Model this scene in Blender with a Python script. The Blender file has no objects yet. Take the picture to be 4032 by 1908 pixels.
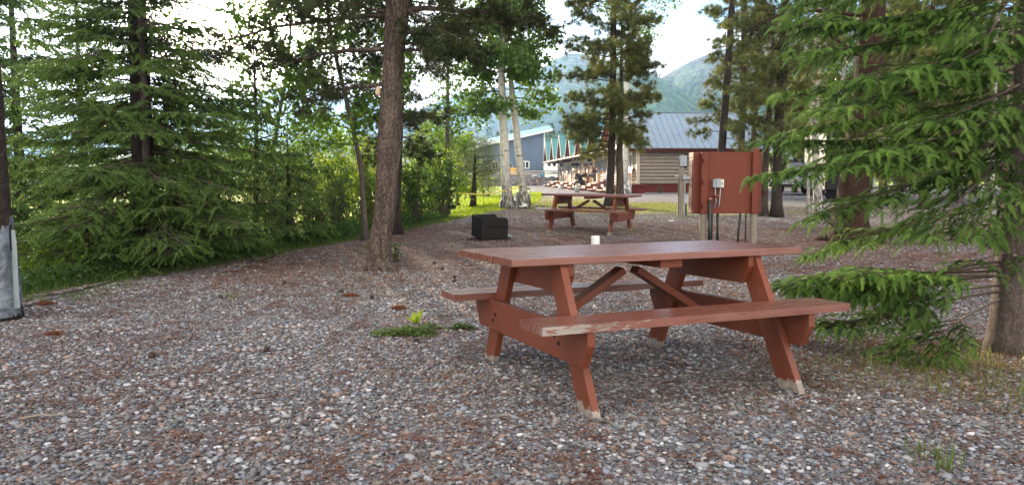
import bpy, math, random
import numpy as np
from mathutils import Vector, Matrix, noise as mnoise

# ------------------------------------------------------------------ basics
S = bpy.context.scene
COL = S.collection
F, H0, HY = 3028.0, 1.17, 700.0
PIT = math.atan((HY - 954) / F)
CP, SP = math.cos(PIT), math.sin(PIT)
rad = math.radians
SUN_AZ, SUN_EL = -19.5, 12.0
SUND = np.array([math.sin(rad(SUN_AZ)) * math.cos(rad(SUN_EL)), math.cos(rad(SUN_AZ)) * math.cos(rad(SUN_EL)), math.sin(rad(SUN_EL))])

def W(px, py, Y):
    a = (px - 2016) / F; b = -(py - 954) / F
    d = (a, CP - b * SP, SP + b * CP)
    t = Y / d[1]
    return np.array([d[0] * t, Y, H0 + d[2] * t])

def sstep(t):
    t = np.clip(t, 0, 1)
    return t * t * (3 - 2 * t)

EY = [-20, 0, 7.5, 8.9, 10.4, 12.1, 13.2, 14.0, 15.6, 18.6, 25, 29.3, 40, 60, 90, 200]
EX = [-7.5, -5.6, -4.9, -4.45, -3.95, -3.45, -2.95, -2.75, -2.3, -1.52, -.1, .8, 1.5, 1.8, 2.0, 2.0]
def edge_s(x, y):
    return np.interp(y, EY, EX) - x
def gz(x, y):
    x = np.asarray(x, float); y = np.asarray(y, float)
    b = np.interp(y, [-20, 2.5, 6.5, 10, 15.4, 20, 26, 30, 46, 90, 200, 5000], [.054, .054, -.054, .0, .08, .15, .2, .22, .30, .30, .3, .3])
    s = edge_s(x, y)
    A = np.interp(y, [0, 15, 22, 30, 60, 86, 90], [.9, .75, .5, .3, .1, .05, 0])
    z = b - A * sstep(s / 3.5)
    up = sstep((y - 86.2) / 1.6) * sstep((4.6 - x) / .8 + .5)
    z = z + up * .75
    z = z + .012 * np.sin(x * 1.3 + .5) * np.sin(y * .9 + 1.) * (y < 60)
    return z
def gzf(x, y): return float(gz(x, y))
def G(px, py):
    a = (px - 2016) / F; b = -(py - 954) / F
    d = np.array((a, CP - b * SP, SP + b * CP)); t = 1.5
    for _ in range(20000):
        p = d * t
        if H0 + p[2] <= gzf(p[0], p[1]) or t > 300: break
        t += .01 if t < 30 else .05
    return np.array([p[0], p[1], gzf(p[0], p[1])])

# ------------------------------------------------------------------ mesh builder
class MB:
    def __init__(s): s.v = []; s.f = []; s.n = 0; s.t = []; s.m = []
    def add(s, V, faces, tint=0.5, mi=0):
        V = np.asarray(V, np.float32).reshape(-1, 3)
        if isinstance(faces, np.ndarray): fl = [faces]
        else:
            by = {}
            for f in faces: by.setdefault(len(f), []).append(f)
            fl = [np.array(x, np.int32) for x in by.values()]
        for f in fl:
            s.f.append(f.astype(np.int32) + s.n); s.m.append(np.full(len(f), mi, np.int32))
        t = np.full(len(V), tint, np.float32) if np.isscalar(tint) else np.asarray(tint, np.float32)
        s.v.append(V); s.t.append(t); s.n += len(V); return s
    def box(s, c, d, rot=None, tint=0.5, mi=0):
        h = np.array(d) / 2
        V = np.array([[x, y, z] for x in (-1, 1) for y in (-1, 1) for z in (-1, 1)], float) * h
        if rot is not None: V = V @ np.array(rot).T
        V = V + np.array(c)
        return s.add(V, [(0, 1, 3, 2), (4, 6, 7, 5), (0, 4, 5, 1), (2, 3, 7, 6), (0, 2, 6, 4), (1, 5, 7, 3)], tint, mi)
    def bx(s, x0, x1, y0, y1, z0, z1, tint=.5, mi=0):
        return s.box(((x0 + x1) / 2, (y0 + y1) / 2, (z0 + z1) / 2), (x1 - x0, y1 - y0, z1 - z0), None, tint, mi)
    def beam(s, a, b, w, t, up=(0, 0, 1), tint=.5):
        """box from a to b; w across (perp to up), t along up"""
        a = np.array(a, float); b = np.array(b, float); d = b - a; L = np.linalg.norm(d); d /= L
        u = np.array(up, float); r = np.cross(d, u); r /= np.linalg.norm(r); u = np.cross(r, d)
        return s.box((a + b) / 2, (L, w, t), np.stack([d, r, u], 1), tint)
    def tube(s, P, R, n=8, cap=True, tint=.5, disp=None, mi=0):
        P = np.asarray(P, float); m = len(P); R = np.full(m, R) if np.isscalar(R) else np.asarray(R, float)
        T = np.gradient(P, axis=0); T /= np.linalg.norm(T, axis=1)[:, None] + 1e-9
        ref = np.array([1., 0, 0]) if abs(T[0][0]) < .8 else np.array([0, 1., 0])
        A = np.cross(T, ref); A /= np.linalg.norm(A, axis=1)[:, None] + 1e-9
        B = np.cross(T, A)
        th = np.arange(n) * 2 * math.pi / n
        RR = R[:, None] * np.ones((1, n))
        if disp is not None: RR = RR * disp(P, th, R)
        V = P[:, None, :] + RR[:, :, None] * (np.cos(th)[None, :, None] * A[:, None, :] + np.sin(th)[None, :, None] * B[:, None, :])
        V = V.reshape(-1, 3)
        i = np.arange(m - 1)[:, None] * n; j = np.arange(n)[None, :]; k = (j + 1) % n
        Fq = np.stack([i + j, i + k, i + n + k, i + n + j], -1).reshape(-1, 4)
        tt = tint if np.isscalar(tint) else np.repeat(tint, n)
        s.add(V, Fq, tt, mi)
        if cap:
            s.f.append(np.array([list(range(n))[::-1]], np.int32) + (s.n - m * n)); s.m.append(np.full(1, mi, np.int32))
            s.f.append(np.array([list(range(n))], np.int32) + (s.n - n)); s.m.append(np.full(1, mi, np.int32))
        return s
    def lathe(s, prof, n=16, c=(0, 0, 0), tint=.5):
        th = np.arange(n) * 2 * math.pi / n; m = len(prof)
        V = np.array([[r * math.cos(t) + c[0], r * math.sin(t) + c[1], z + c[2]] for r, z in prof for t in th])
        i = np.arange(m - 1)[:, None] * n; j = np.arange(n)[None, :]; k = (j + 1) % n
        return s.add(V, np.stack([i + j, i + k, i + n + k, i + n + j], -1).reshape(-1, 4), tint)
    def prism(s, poly, axis, a0, a1, tint=.5):
        """extrude 2D polygon along axis (0,1,2) between a0,a1"""
        n = len(poly); V = []
        for a in (a0, a1):
            for p in poly:
                q = list(p); q.insert(axis, a); V.append(q)
        fs = [tuple(range(n))[::-1], tuple(range(n, 2 * n))] + [(i, (i + 1) % n, n + (i + 1) % n, n + i) for i in range(n)]
        return s.add(V, fs, tint)
    def build(s, name, mat, parent=None, smooth=False, bevel=0, recalc=False, loc=None):
        me = bpy.data.meshes.new(name)
        V = np.concatenate(s.v); me.vertices.add(len(V)); me.vertices.foreach_set('co', V.ravel())
        lt = np.concatenate([np.full(len(f), f.shape[1], np.int32) for f in s.f])
        lv = np.concatenate([f.ravel() for f in s.f])
        me.loops.add(len(lv)); me.loops.foreach_set('vertex_index', lv)
        me.polygons.add(len(lt)); ls = np.concatenate([[0], np.cumsum(lt)[:-1]]).astype(np.int32)
        me.polygons.foreach_set('loop_start', ls); me.polygons.foreach_set('loop_total', lt)
        me.polygons.foreach_set('material_index', np.concatenate(s.m))
        me.polygons.foreach_set('use_smooth', np.full(len(lt), smooth))
        a = me.attributes.new('tint', 'FLOAT', 'POINT'); a.data.foreach_set('value', np.concatenate(s.t))
        me.update(calc_edges=True); me.validate()
        for m in (mat if isinstance(mat, (list, tuple)) else [mat]): me.materials.append(m)
        if recalc:
            import bmesh
            bm = bmesh.new(); bm.from_mesh(me); bmesh.ops.recalc_face_normals(bm, faces=bm.faces); bm.to_mesh(me); bm.free()
        o = bpy.data.objects.new(name, me); COL.objects.link(o)
        if loc is not None: o.location = loc
        if parent: o.parent = parent
        if bevel:
            b = o.modifiers.new('bevel', 'BEVEL'); b.width = bevel; b.segments = 2; b.limit_method = 'ANGLE'; b.harden_normals = False
        return o

def tag(o, label=None, cat=None, group=None, kind=None):
    if label: o['label'] = label
    if cat: o['category'] = cat
    if group: o['group'] = group
    if kind: o['kind'] = kind
    return o
def empty(name, loc=(0, 0, 0), rz=0, label=None, cat=None, group=None):
    o = bpy.data.objects.new(name, None); COL.objects.link(o); o.location = loc; o.rotation_euler = (0, 0, rz)
    o.empty_display_size = .1
    return tag(o, label, cat, group)
def copy_tree(o, parent=None):
    c = o.copy(); COL.objects.link(c); c.parent = parent
    for ch in [x for x in bpy.data.objects if x.parent == o and x != c]: copy_tree(ch, c)
    return c
def dup(o, loc, rz, label, group=None):
    c = copy_tree(o); c.location = loc; c.rotation_euler = (0, 0, rz); c['label'] = label
    if group: c['group'] = group
    return c

# ------------------------------------------------------------------ materials
class NT:
    def __init__(s, name):
        s.m = bpy.data.materials.new(name); s.m.use_nodes = True; s.t = s.m.node_tree; s.t.nodes.clear()
        s.out = s.n('ShaderNodeOutputMaterial')
    def n(s, ty, **kw):
        x = s.t.nodes.new(ty)
        for k, v in kw.items():
            if k in ('inp',):
                for a, b in v.items(): s.set(x, a, b)
            else: setattr(x, k, v)
        return x
    def set(s, node, k, v):
        i = node.inputs[k]
        if isinstance(v, bpy.types.NodeSocket): s.t.links.new(v, i)
        else:
            if i.type == 'RGBA' and len(v) == 3: v = (*v, 1)
            i.default_value = v
    def link(s, a, b): s.t.links.new(a, b)
    def co(s, kind='Object', scale=(1, 1, 1)):
        tc = s.n('ShaderNodeTexCoord'); mp = s.n('ShaderNodeMapping'); s.link(tc.outputs[kind], mp.inputs[0]); mp.inputs['Scale'].default_value = scale
        return mp.outputs[0]
    def noise(s, vec, scale, detail=4, rough=.55, dist=0):
        x = s.n('ShaderNodeTexNoise'); s.link(vec, x.inputs['Vector']); x.inputs['Scale'].default_value = scale
        x.inputs['Detail'].default_value = detail; x.inputs['Roughness'].default_value = rough; x.inputs['Distortion'].default_value = dist
        return x.outputs['Fac']
    def voro(s, vec, scale, feature='F1', out='Distance'):
        x = s.n('ShaderNodeTexVoronoi', feature=feature); s.link(vec, x.inputs['Vector']); x.inputs['Scale'].default_value = scale
        return x.outputs[out]
    def ramp(s, fac, stops, interp='LINEAR'):
        x = s.n('ShaderNodeValToRGB'); s.link(fac, x.inputs[0]); x.color_ramp.interpolation = interp
        e = x.color_ramp.elements
        while len(e) < len(stops): e.new(.5)
        for q, (p, c) in zip(e, stops):
            q.position = p; q.color = (*c, 1) if not np.isscalar(c) else (c, c, c, 1)
        return x.outputs[0]
    def mix(s, fac, a, b, mode='MIX'):
        x = s.n('ShaderNodeMix', data_type='RGBA', blend_type=mode)
        for i, v in ((0, fac), (6, a), (7, b)):
            if isinstance(v, bpy.types.NodeSocket): s.link(v, x.inputs[i])
            elif i == 0: x.inputs[0].default_value = v
            else: x.inputs[i].default_value = (*v, 1)
        return x.outputs[2]
    def math(s, op, a, b=0, c=None, clamp=False):
        x = s.n('ShaderNodeMath', operation=op, use_clamp=clamp)
        for i, v in enumerate((a, b) if c is None else (a, b, c)):
            if isinstance(v, bpy.types.NodeSocket): s.link(v, x.inputs[i])
            else: x.inputs[i].default_value = v
        return x.outputs[0]
    def attr(s, name, out='Fac'):
        x = s.n('ShaderNodeAttribute', attribute_name=name); return x.outputs[out]
    def bump(s, h, strength=.3, dist=.01):
        x = s.n('ShaderNodeBump'); s.link(h, x.inputs['Height']); x.inputs['Strength'].default_value = strength; x.inputs['Distance'].default_value = dist
        return x.outputs[0]
    def pbsdf(s, color, rough=.7, normal=None, metallic=0, spec=.5):
        p = s.n('ShaderNodeBsdfPrincipled'); s.set(p, 'Base Color', color); s.set(p, 'Roughness', rough); p.inputs['Metallic'].default_value = metallic
        p.inputs['Specular IOR Level'].default_value = spec
        if normal is not None: s.link(normal, p.inputs['Normal'])
        s.link(p.outputs[0], s.out.inputs[0]); return p

def mat(name, c, rough=.7, var=.25, scale=6, bump=.15, bs=60, metallic=0, st=(1, 1, 1), spec=.5, dist=.004):
    t = NT(name); co = t.co('Object', st); c = np.array(c)
    n1 = t.noise(co, scale, 5, .6); n2 = t.noise(co, bs, 4, .6)
    f = t.math('ADD', t.math('MULTIPLY', n1, .65), t.math('MULTIPLY', n2, .35))
    col = t.ramp(f, [(.32, tuple(c * (1 - var))), (.68, tuple(np.minimum(c * (1 + var), .95)))])
    t.pbsdf(col, rough, t.bump(n2, bump, dist), metallic, spec)
    return t.m

def leafmat(name, dark, light, trans=.5, rough=.55, tip=None):
    t = NT(name); tint = t.attr('tint')
    col = t.ramp(tint, [(0, dark), (1, light)] if tip is None else [(0, dark), (.6, light), (1, tip)])
    p = t.n('ShaderNodeBsdfPrincipled'); t.link(col, p.inputs['Base Color']); p.inputs['Roughness'].default_value = rough
    p.inputs['Specular IOR Level'].default_value = .25
    tr = t.n('ShaderNodeBsdfTranslucent'); t.link(t.mix(1.0, col, (1.25, 1.2, .55), 'MULTIPLY'), tr.inputs[0])
    mx = t.n('ShaderNodeMixShader'); mx.inputs[0].default_value = trans
    t.link(p.outputs[0], mx.inputs[1]); t.link(tr.outputs[0], mx.inputs[2]); t.link(mx.outputs[0], t.out.inputs[0])
    return t.m

def barkmat(name, dark, mid, light, scale=1., bump=.9):
    t = NT(name); co = t.co('Object', (scale * 1, scale * 1, scale * .28)); co2 = t.co('Object')
    nr = t.n('ShaderNodeTexNoise'); nr.noise_type = 'RIDGED_MULTIFRACTAL'; t.link(co, nr.inputs['Vector']); nr.inputs['Scale'].default_value = 11; nr.inputs['Detail'].default_value = 5; nr.inputs['Distortion'].default_value = .7
    v = t.math('MULTIPLY', nr.outputs['Fac'], .13); n = t.noise(co, 14, 6, .65, .9); n2 = t.noise(co2, 1.7, 3, .5); n3 = t.noise(co2, 70, 4, .6)
    vd = t.voro(t.co('Object', (scale, scale, scale * .45)), 34, 'DISTANCE_TO_EDGE')
    wn = t.noise(co2, 30, 3, .7)
    h = t.math('ADD', t.math('ADD', t.math('MULTIPLY', v, 1.6), t.math('MULTIPLY', t.math('MINIMUM', vd, .12), 1.6)), t.math('ADD', t.math('MULTIPLY', n, .75), t.math('MULTIPLY_ADD', wn, .5, -.3)))
    c = t.ramp(h, [(.40, dark), (.60, mid), (.92, light)])
    c = t.mix(t.math('MULTIPLY', n2, .5), c, tuple(np.array(mid) * .8))
    c = t.mix(t.ramp(n3, [(.3, .5), (.7, 0)]), c, dark)
    t.pbsdf(c, .9, t.bump(h, bump, .03), 0, .15)
    return t.m

def aspenbark(name):
    t = NT(name); co = t.co('Object', (1, 1, 1)); cs = t.co('Object', (2.2, 2.2, 16))
    n = t.noise(cs, 1.3, 3, .6); n2 = t.noise(co, 9, 4, .6); v = t.noise(t.co('Object', (3, 3, 7)), 2.2, 2, .5)
    base = t.ramp(n2, [(.3, (.36, .34, .30)), (.7, (.58, .56, .50))])
    spots = t.math('MAXIMUM', t.ramp(n, [(.64, 0.), (.68, 1.)]), t.ramp(v, [(.69, 0.), (.73, 1.)]))
    low = t.attr('tint')
    rough = t.math('MULTIPLY', low, t.ramp(t.noise(t.co('Object', (8, 8, 3)), 2.5, 5, .7), [(.4, 0.), (.55, 1.)]))
    f = t.math('MAXIMUM', spots, rough)
    c = t.mix(f, base, (.035, .03, .028))
    t.pbsdf(c, .75, t.bump(n2, .3, .01), 0, .3)
    return t.m

M = {}
M['red'] = None
def redpaint(name='red_paint', c1=(.115, .030, .014), c2=(.185, .050, .024), foot=True, edge=0.0, gloss=.5, spec=.3):
    t = NT(name); co = t.co('Object'); cg = t.co('Object', (1.2, 14, 14))
    n = t.noise(co, 3, 5, .6); g = t.noise(cg, 3, 5, .65, .4); fine = t.noise(co, 90, 3, .6)
    col = t.ramp(t.math('ADD', t.math('MULTIPLY', n, .5), t.math('MULTIPLY', g, .5)), [(.3, c1), (.7, c2)])
    crk = t.noise(t.co('Object', (.7, 30, 30)), 4, 3, .6, .2); col = t.mix(t.ramp(crk, [(.66, 0.), (.72, .55)]), col, (.035, .014, .010)); dirt = t.noise(co, 1.6, 6, .7); col = t.mix(t.ramp(dirt, [(.5, 0.), (.75, .4)]), col, (.16, .10, .08))
    knots = t.ramp(t.voro(t.co('Object', (1, 2.2, 2.2)), 3.1), [(.03, 1.), (.07, 0.)])
    col = t.mix(t.math('MULTIPLY', knots, .75), col, (.03, .012, .01))
    wearn = t.noise(t.co('Object', (9, 9, 3)), 2.4, 6, .7)
    gp = t.n('ShaderNodeNewGeometry'); sx = t.n('ShaderNodeSeparateXYZ')
    tc = t.n('ShaderNodeTexCoord'); t.link(tc.outputs['Object'], sx.inputs[0])
    f = None
    if foot:
        zf = t.math('MULTIPLY_ADD', sx.outputs[2], -5.5, 1.0, True)   # 1 at z=0 to 0 at .18
        f = t.math('GREATER_THAN', t.math('ADD', t.math('MULTIPLY', wearn, .9), zf), 1.13)
    if edge:
        a = t.attr('tint')
        e = t.math('GREATER_THAN', t.math('ADD', t.math('MULTIPLY', t.noise(t.co('Object', (3, 16, 16)), 4, 7, .75), 1.0), t.math('MULTIPLY', a, edge)), 1.02)
        f = e if f is None else t.math('MAXIMUM', f, e)
    wood = t.ramp(g, [(.3, (.16, .13, .11)), (.7, (.34, .30, .26))])
    if f is not None: col = t.mix(f, col, wood)
    h = t.math('ADD', t.math('MULTIPLY', g, .7), t.math('MULTIPLY', fine, .2))
    rg = t.math('MULTIPLY_ADD', g, .25, gloss - .1)
    t.pbsdf(col, rg, t.bump(h, .35, .004), 0, spec)
    return t.m
M['red'] = redpaint('red_painted_wood', edge=.0)
M['redtop'] = redpaint('red_painted_top', (.12, .036, .022), (.21, .070, .044), foot=False, edge=.50, gloss=.27, spec=.9)
M['redend'] = redpaint('red_painted_small', (.115, .030, .014), (.185, .050, .024), foot=False)
M['trimred'] = mat('red_brown_boards', (.06, .017, .012), .95, .2, 4, .1, spec=.0)
M['panelred'] = mat('red_brown_panel_paint', (.128, .029, .014), .6, .10, 2.0, .12, 120, spec=.3)
M['post'] = mat('weathered_post_wood', (.20, .17, .13), .85, .35, 5, .5, 30, st=(3, 3, .5))
M['black'] = mat('black_steel', (.012, .0105, .010), .5, .35, 5, .1, 70, spec=.2)
M['blackplastic'] = mat('black_conduit', (.012, .012, .013), .4, .2, 8, .05)
M['grey'] = mat('grey_plastic', (.28, .31, .34), .5, .15, 8, .05)
M['cream'] = mat('cream_plastic', (.62, .60, .46), .5, .08, 8, .04)
M['white'] = mat('white_plastic', (.72, .73, .70), .45, .08, 8, .05)
M['whitepaint'] = mat('white_paint', (.70, .70, .68), .5, .08, 4, .06)
M['metal'] = mat('galvanised_metal', (.42, .42, .42), .35, .2, 9, .06, metallic=.8)
M['beige'] = mat('beige_trim', (.46, .40, .31), .65, .12, 5, .1)
M['log'] = mat('log_siding_stain', (.26, .225, .185), .75, .22, 3, .25, 25, st=(.6, .6, 4), spec=.2)
M['skirt'] = mat('red_skirting', (.13, .028, .020), .85, .15, 3, .1, spec=.08)
M['pine_wood'] = mat('varnished_pine', (.50, .23, .07), .42, .2, 5, .15, 40, st=(1, 1, 4))
M['stringer'] = mat('red_stringer_paint', (.21, .05, .035), .85, .15, 5, .1, spec=.05)
M['tread'] = mat('bare_tread_wood', (.56, .42, .28), .7, .18, 4, .15, 30)
M['glass'] = mat('dark_glass', (.02, .025, .03), .06, .1, 3, .01, spec=.8)
M['barkpine'] = barkmat('pine_bark', (.035, .026, .022), (.19, .145, .118), (.40, .33, .27))
M['barkred'] = barkmat('reddish_pine_bark', (.020, .010, .007), (.064, .036, .026), (.13, .078, .057))
M['barkdark'] = barkmat('dark_bark', (.02, .016, .014), (.075, .058, .047), (.15, .12, .095), 1.6)
M['barkgrey'] = barkmat('grey_spruce_bark', (.06, .048, .042), (.16, .13, .112), (.26, .22, .19), 1.8, .5)
M['aspen'] = aspenbark('aspen_bark')
M['twig'] = mat('twig_bark', (.075, .055, .04), .85, .3, 20, .2)
M['spruce_near'] = leafmat('spruce_needles_fresh', (.012, .03, .012), (.10, .20, .045), .28, .5, (.29, .46, .14))
M['spruce'] = leafmat('spruce_needles', (.022, .040, .014), (.085, .145, .036), .3, .55, (.13, .22, .055))
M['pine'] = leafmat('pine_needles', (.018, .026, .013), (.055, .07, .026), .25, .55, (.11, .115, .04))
M['pinelit'] = leafmat('sunlit_pine_needles', (.04, .056, .022), (.15, .17, .055), .36, .55, (.26, .255, .10))  # paler copy of the pine needles, side light put into the colour
M['aspenleaf'] = leafmat('aspen_leaves', (.04, .09, .02), (.15, .26, .05), .5, .45)
M['greenleaf'] = leafmat('shrub_leaves', (.025, .06, .018), (.085, .16, .04), .5, .5)
M['limeleaf'] = leafmat('lime_leaves', (.09, .15, .02), (.26, .36, .04), .55, .5)
M['willowleaf'] = leafmat('willow_leaves', (.04, .065, .028), (.15, .19, .08), .4, .6)
M['greywillow'] = leafmat('grey_willow_leaves', (.09, .11, .07), (.24, .27, .18), .4, .7)
M['grass'] = leafmat('green_grass', (.05, .09, .025), (.14, .21, .05), .45, .6)
M['lawn'] = leafmat('lawn_grass', (.15, .22, .02), (.33, .42, .05), .5, .6)
M['drygrass'] = leafmat('dry_grass', (.11, .13, .04), (.27, .28, .09), .45, .7)
M['yelgrass'] = leafmat('yellow_green_grass', (.09, .14, .03), (.25, .33, .07), .5, .6)
M['roof'] = mat('teal_metal_roof', (.085, .23, .24), .65, .12, 2, .08, 40, spec=.15)
M['roofpale'] = mat('pale_blue_metal_roof', (.235, .30, .37), .5, .16, 2, .1, 30, spec=.3)

# ------------------------------------------------------------------ world, sun, camera
w = bpy.data.worlds.new('World'); S.world = w; w.use_nodes = True
nt = w.node_tree; nt.nodes.clear()
wo = nt.nodes.new('ShaderNodeOutputWorld'); bg = nt.nodes.new('ShaderNodeBackground'); bg.inputs[1].default_value = .12
sky = nt.nodes.new('ShaderNodeTexSky'); sky.sky_type = 'NISHITA'; sky.sun_disc = False
sky.sun_elevation = rad(SUN_EL); sky.sun_rotation = rad(SUN_AZ); sky.air_density = 1.0; sky.dust_density = 1.5; sky.ozone_density = 1.2
tc = nt.nodes.new('ShaderNodeTexCoord'); mp = nt.nodes.new('ShaderNodeMapping'); mp.inputs['Scale'].default_value = (1, 1, 3.2)
nz = nt.nodes.new('ShaderNodeTexNoise'); nz.inputs['Scale'].default_value = 2.1; nz.inputs['Detail'].default_value = 7; nz.inputs['Roughness'].default_value = .55
nt.links.new(tc.outputs['Generated'], mp.inputs[0]); nt.links.new(mp.outputs[0], nz.inputs['Vector'])
cr = nt.nodes.new('ShaderNodeValToRGB'); cr.color_ramp.elements[0].position = .42; cr.color_ramp.elements[1].position = .60
sxz = nt.nodes.new('ShaderNodeSeparateXYZ'); nt.links.new(tc.outputs['Generated'], sxz.inputs[0])
ma = nt.nodes.new('ShaderNodeMath'); ma.operation = 'MULTIPLY_ADD'; nt.links.new(sxz.outputs[2], ma.inputs[0]); ma.inputs[1].default_value = -3.2; ma.inputs[2].default_value = .52; ma.use_clamp = False
mb_ = nt.nodes.new('ShaderNodeMath'); mb_.operation = 'MAXIMUM'; nt.links.new(ma.outputs[0], mb_.inputs[0]); mb_.inputs[1].default_value = -.11
mc_ = nt.nodes.new('ShaderNodeMath'); mc_.operation = 'ADD'; nt.links.new(mb_.outputs[0], mc_.inputs[0]); nt.links.new(nz.outputs['Fac'], mc_.inputs[1])
md_ = nt.nodes.new('ShaderNodeMath'); md_.operation = 'MULTIPLY_ADD'; md_.use_clamp = True; nt.links.new(sxz.outputs[1], md_.inputs[0]); md_.inputs[1].default_value = -.5; md_.inputs[2].default_value = .10  # more cloud behind the camera, added as whiter, warmer fill
me_ = nt.nodes.new('ShaderNodeMath'); me_.operation = 'ADD'; nt.links.new(mc_.outputs[0], me_.inputs[0]); nt.links.new(md_.outputs[0], me_.inputs[1])
nt.links.new(me_.outputs[0], cr.inputs[0])
mxw = nt.nodes.new('ShaderNodeMix'); mxw.data_type = 'RGBA'
nt.links.new(cr.outputs[0], mxw.inputs[0]); stn = nt.nodes.new('ShaderNodeMix'); stn.data_type = 'RGBA'; stn.blend_type = 'MULTIPLY'; stn.inputs[0].default_value = 1; nt.links.new(sky.outputs[0], stn.inputs[6]); stn.inputs[7].default_value = (.42, .66, .92, 1); nt.links.new(stn.outputs[2], mxw.inputs[6])
mxw.inputs[7].default_value = (9.0, 8.5, 7.9, 1)
# bright aureole of thin cloud round the low sun
dp = nt.nodes.new('ShaderNodeVectorMath'); dp.operation = 'DOT_PRODUCT'; nt.links.new(tc.outputs['Generated'], dp.inputs[0]); dp.inputs[1].default_value = tuple(SUND)
def aur(pw, gain):
    a = nt.nodes.new('ShaderNodeMath'); a.operation = 'MAXIMUM'; nt.links.new(dp.outputs['Value'], a.inputs[0]); a.inputs[1].default_value = 0
    b = nt.nodes.new('ShaderNodeMath'); b.operation = 'POWER'; nt.links.new(a.outputs[0], b.inputs[0]); b.inputs[1].default_value = pw
    c = nt.nodes.new('ShaderNodeMath'); c.operation = 'MULTIPLY'; nt.links.new(b.outputs[0], c.inputs[0]); c.inputs[1].default_value = gain; return c
g1, g2 = aur(420, 260), aur(30, 16)
gs = nt.nodes.new('ShaderNodeMath'); gs.operation = 'ADD'; nt.links.new(g1.outputs[0], gs.inputs[0]); nt.links.new(g2.outputs[0], gs.inputs[1])
gv = nt.nodes.new('ShaderNodeVectorMath'); gv.operation = 'SCALE'; gv.inputs[0].default_value = (1.0, .80, .60); nt.links.new(gs.outputs[0], gv.inputs['Scale'])
ga = nt.nodes.new('ShaderNodeVectorMath'); ga.operation = 'ADD'; nt.links.new(mxw.outputs[2], ga.inputs[0]); nt.links.new(gv.outputs[0], ga.inputs[1])
nt.links.new(ga.outputs[0], bg.inputs[0]); nt.links.new(bg.outputs[0], wo.inputs[0])

sl = bpy.data.lights.new('sun', 'SUN'); sl.energy = 5.0; sl.angle = rad(.6); sl.color = (1, .80, .57)
so = bpy.data.objects.new('sun', sl); COL.objects.link(so)
so.rotation_euler = Vector(SUND).to_track_quat('Z', 'Y').to_euler()

cam = bpy.data.cameras.new('camera'); co_ = bpy.data.objects.new('camera', cam); COL.objects.link(co_)
cam.sensor_fit = 'HORIZONTAL'; cam.sensor_width = 36; cam.lens = F / 4032 * 36; cam.clip_start = .05; cam.clip_end = 20000
co_.location = (0, 0, H0); co_.rotation_euler = (math.pi / 2 + PIT, 0, 0); S.camera = co_
S.view_settings.view_transform = 'Standard'; S.view_settings.look = 'None'; S.view_settings.exposure = 1.62; S.view_settings.gamma = 1
S.cycles.max_bounces = 8; S.cycles.transparent_max_bounces = 8; S.cycles.use_denoising = True
S.cycles.diffuse_bounces = 3; S.cycles.glossy_bounces = 2; S.cycles.transmission_bounces = 3; S.cycles.volume_bounces = 0
S.cycles.caustics_reflective = False; S.cycles.caustics_refractive = False; S.cycles.sample_clamp_indirect = 5

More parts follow.
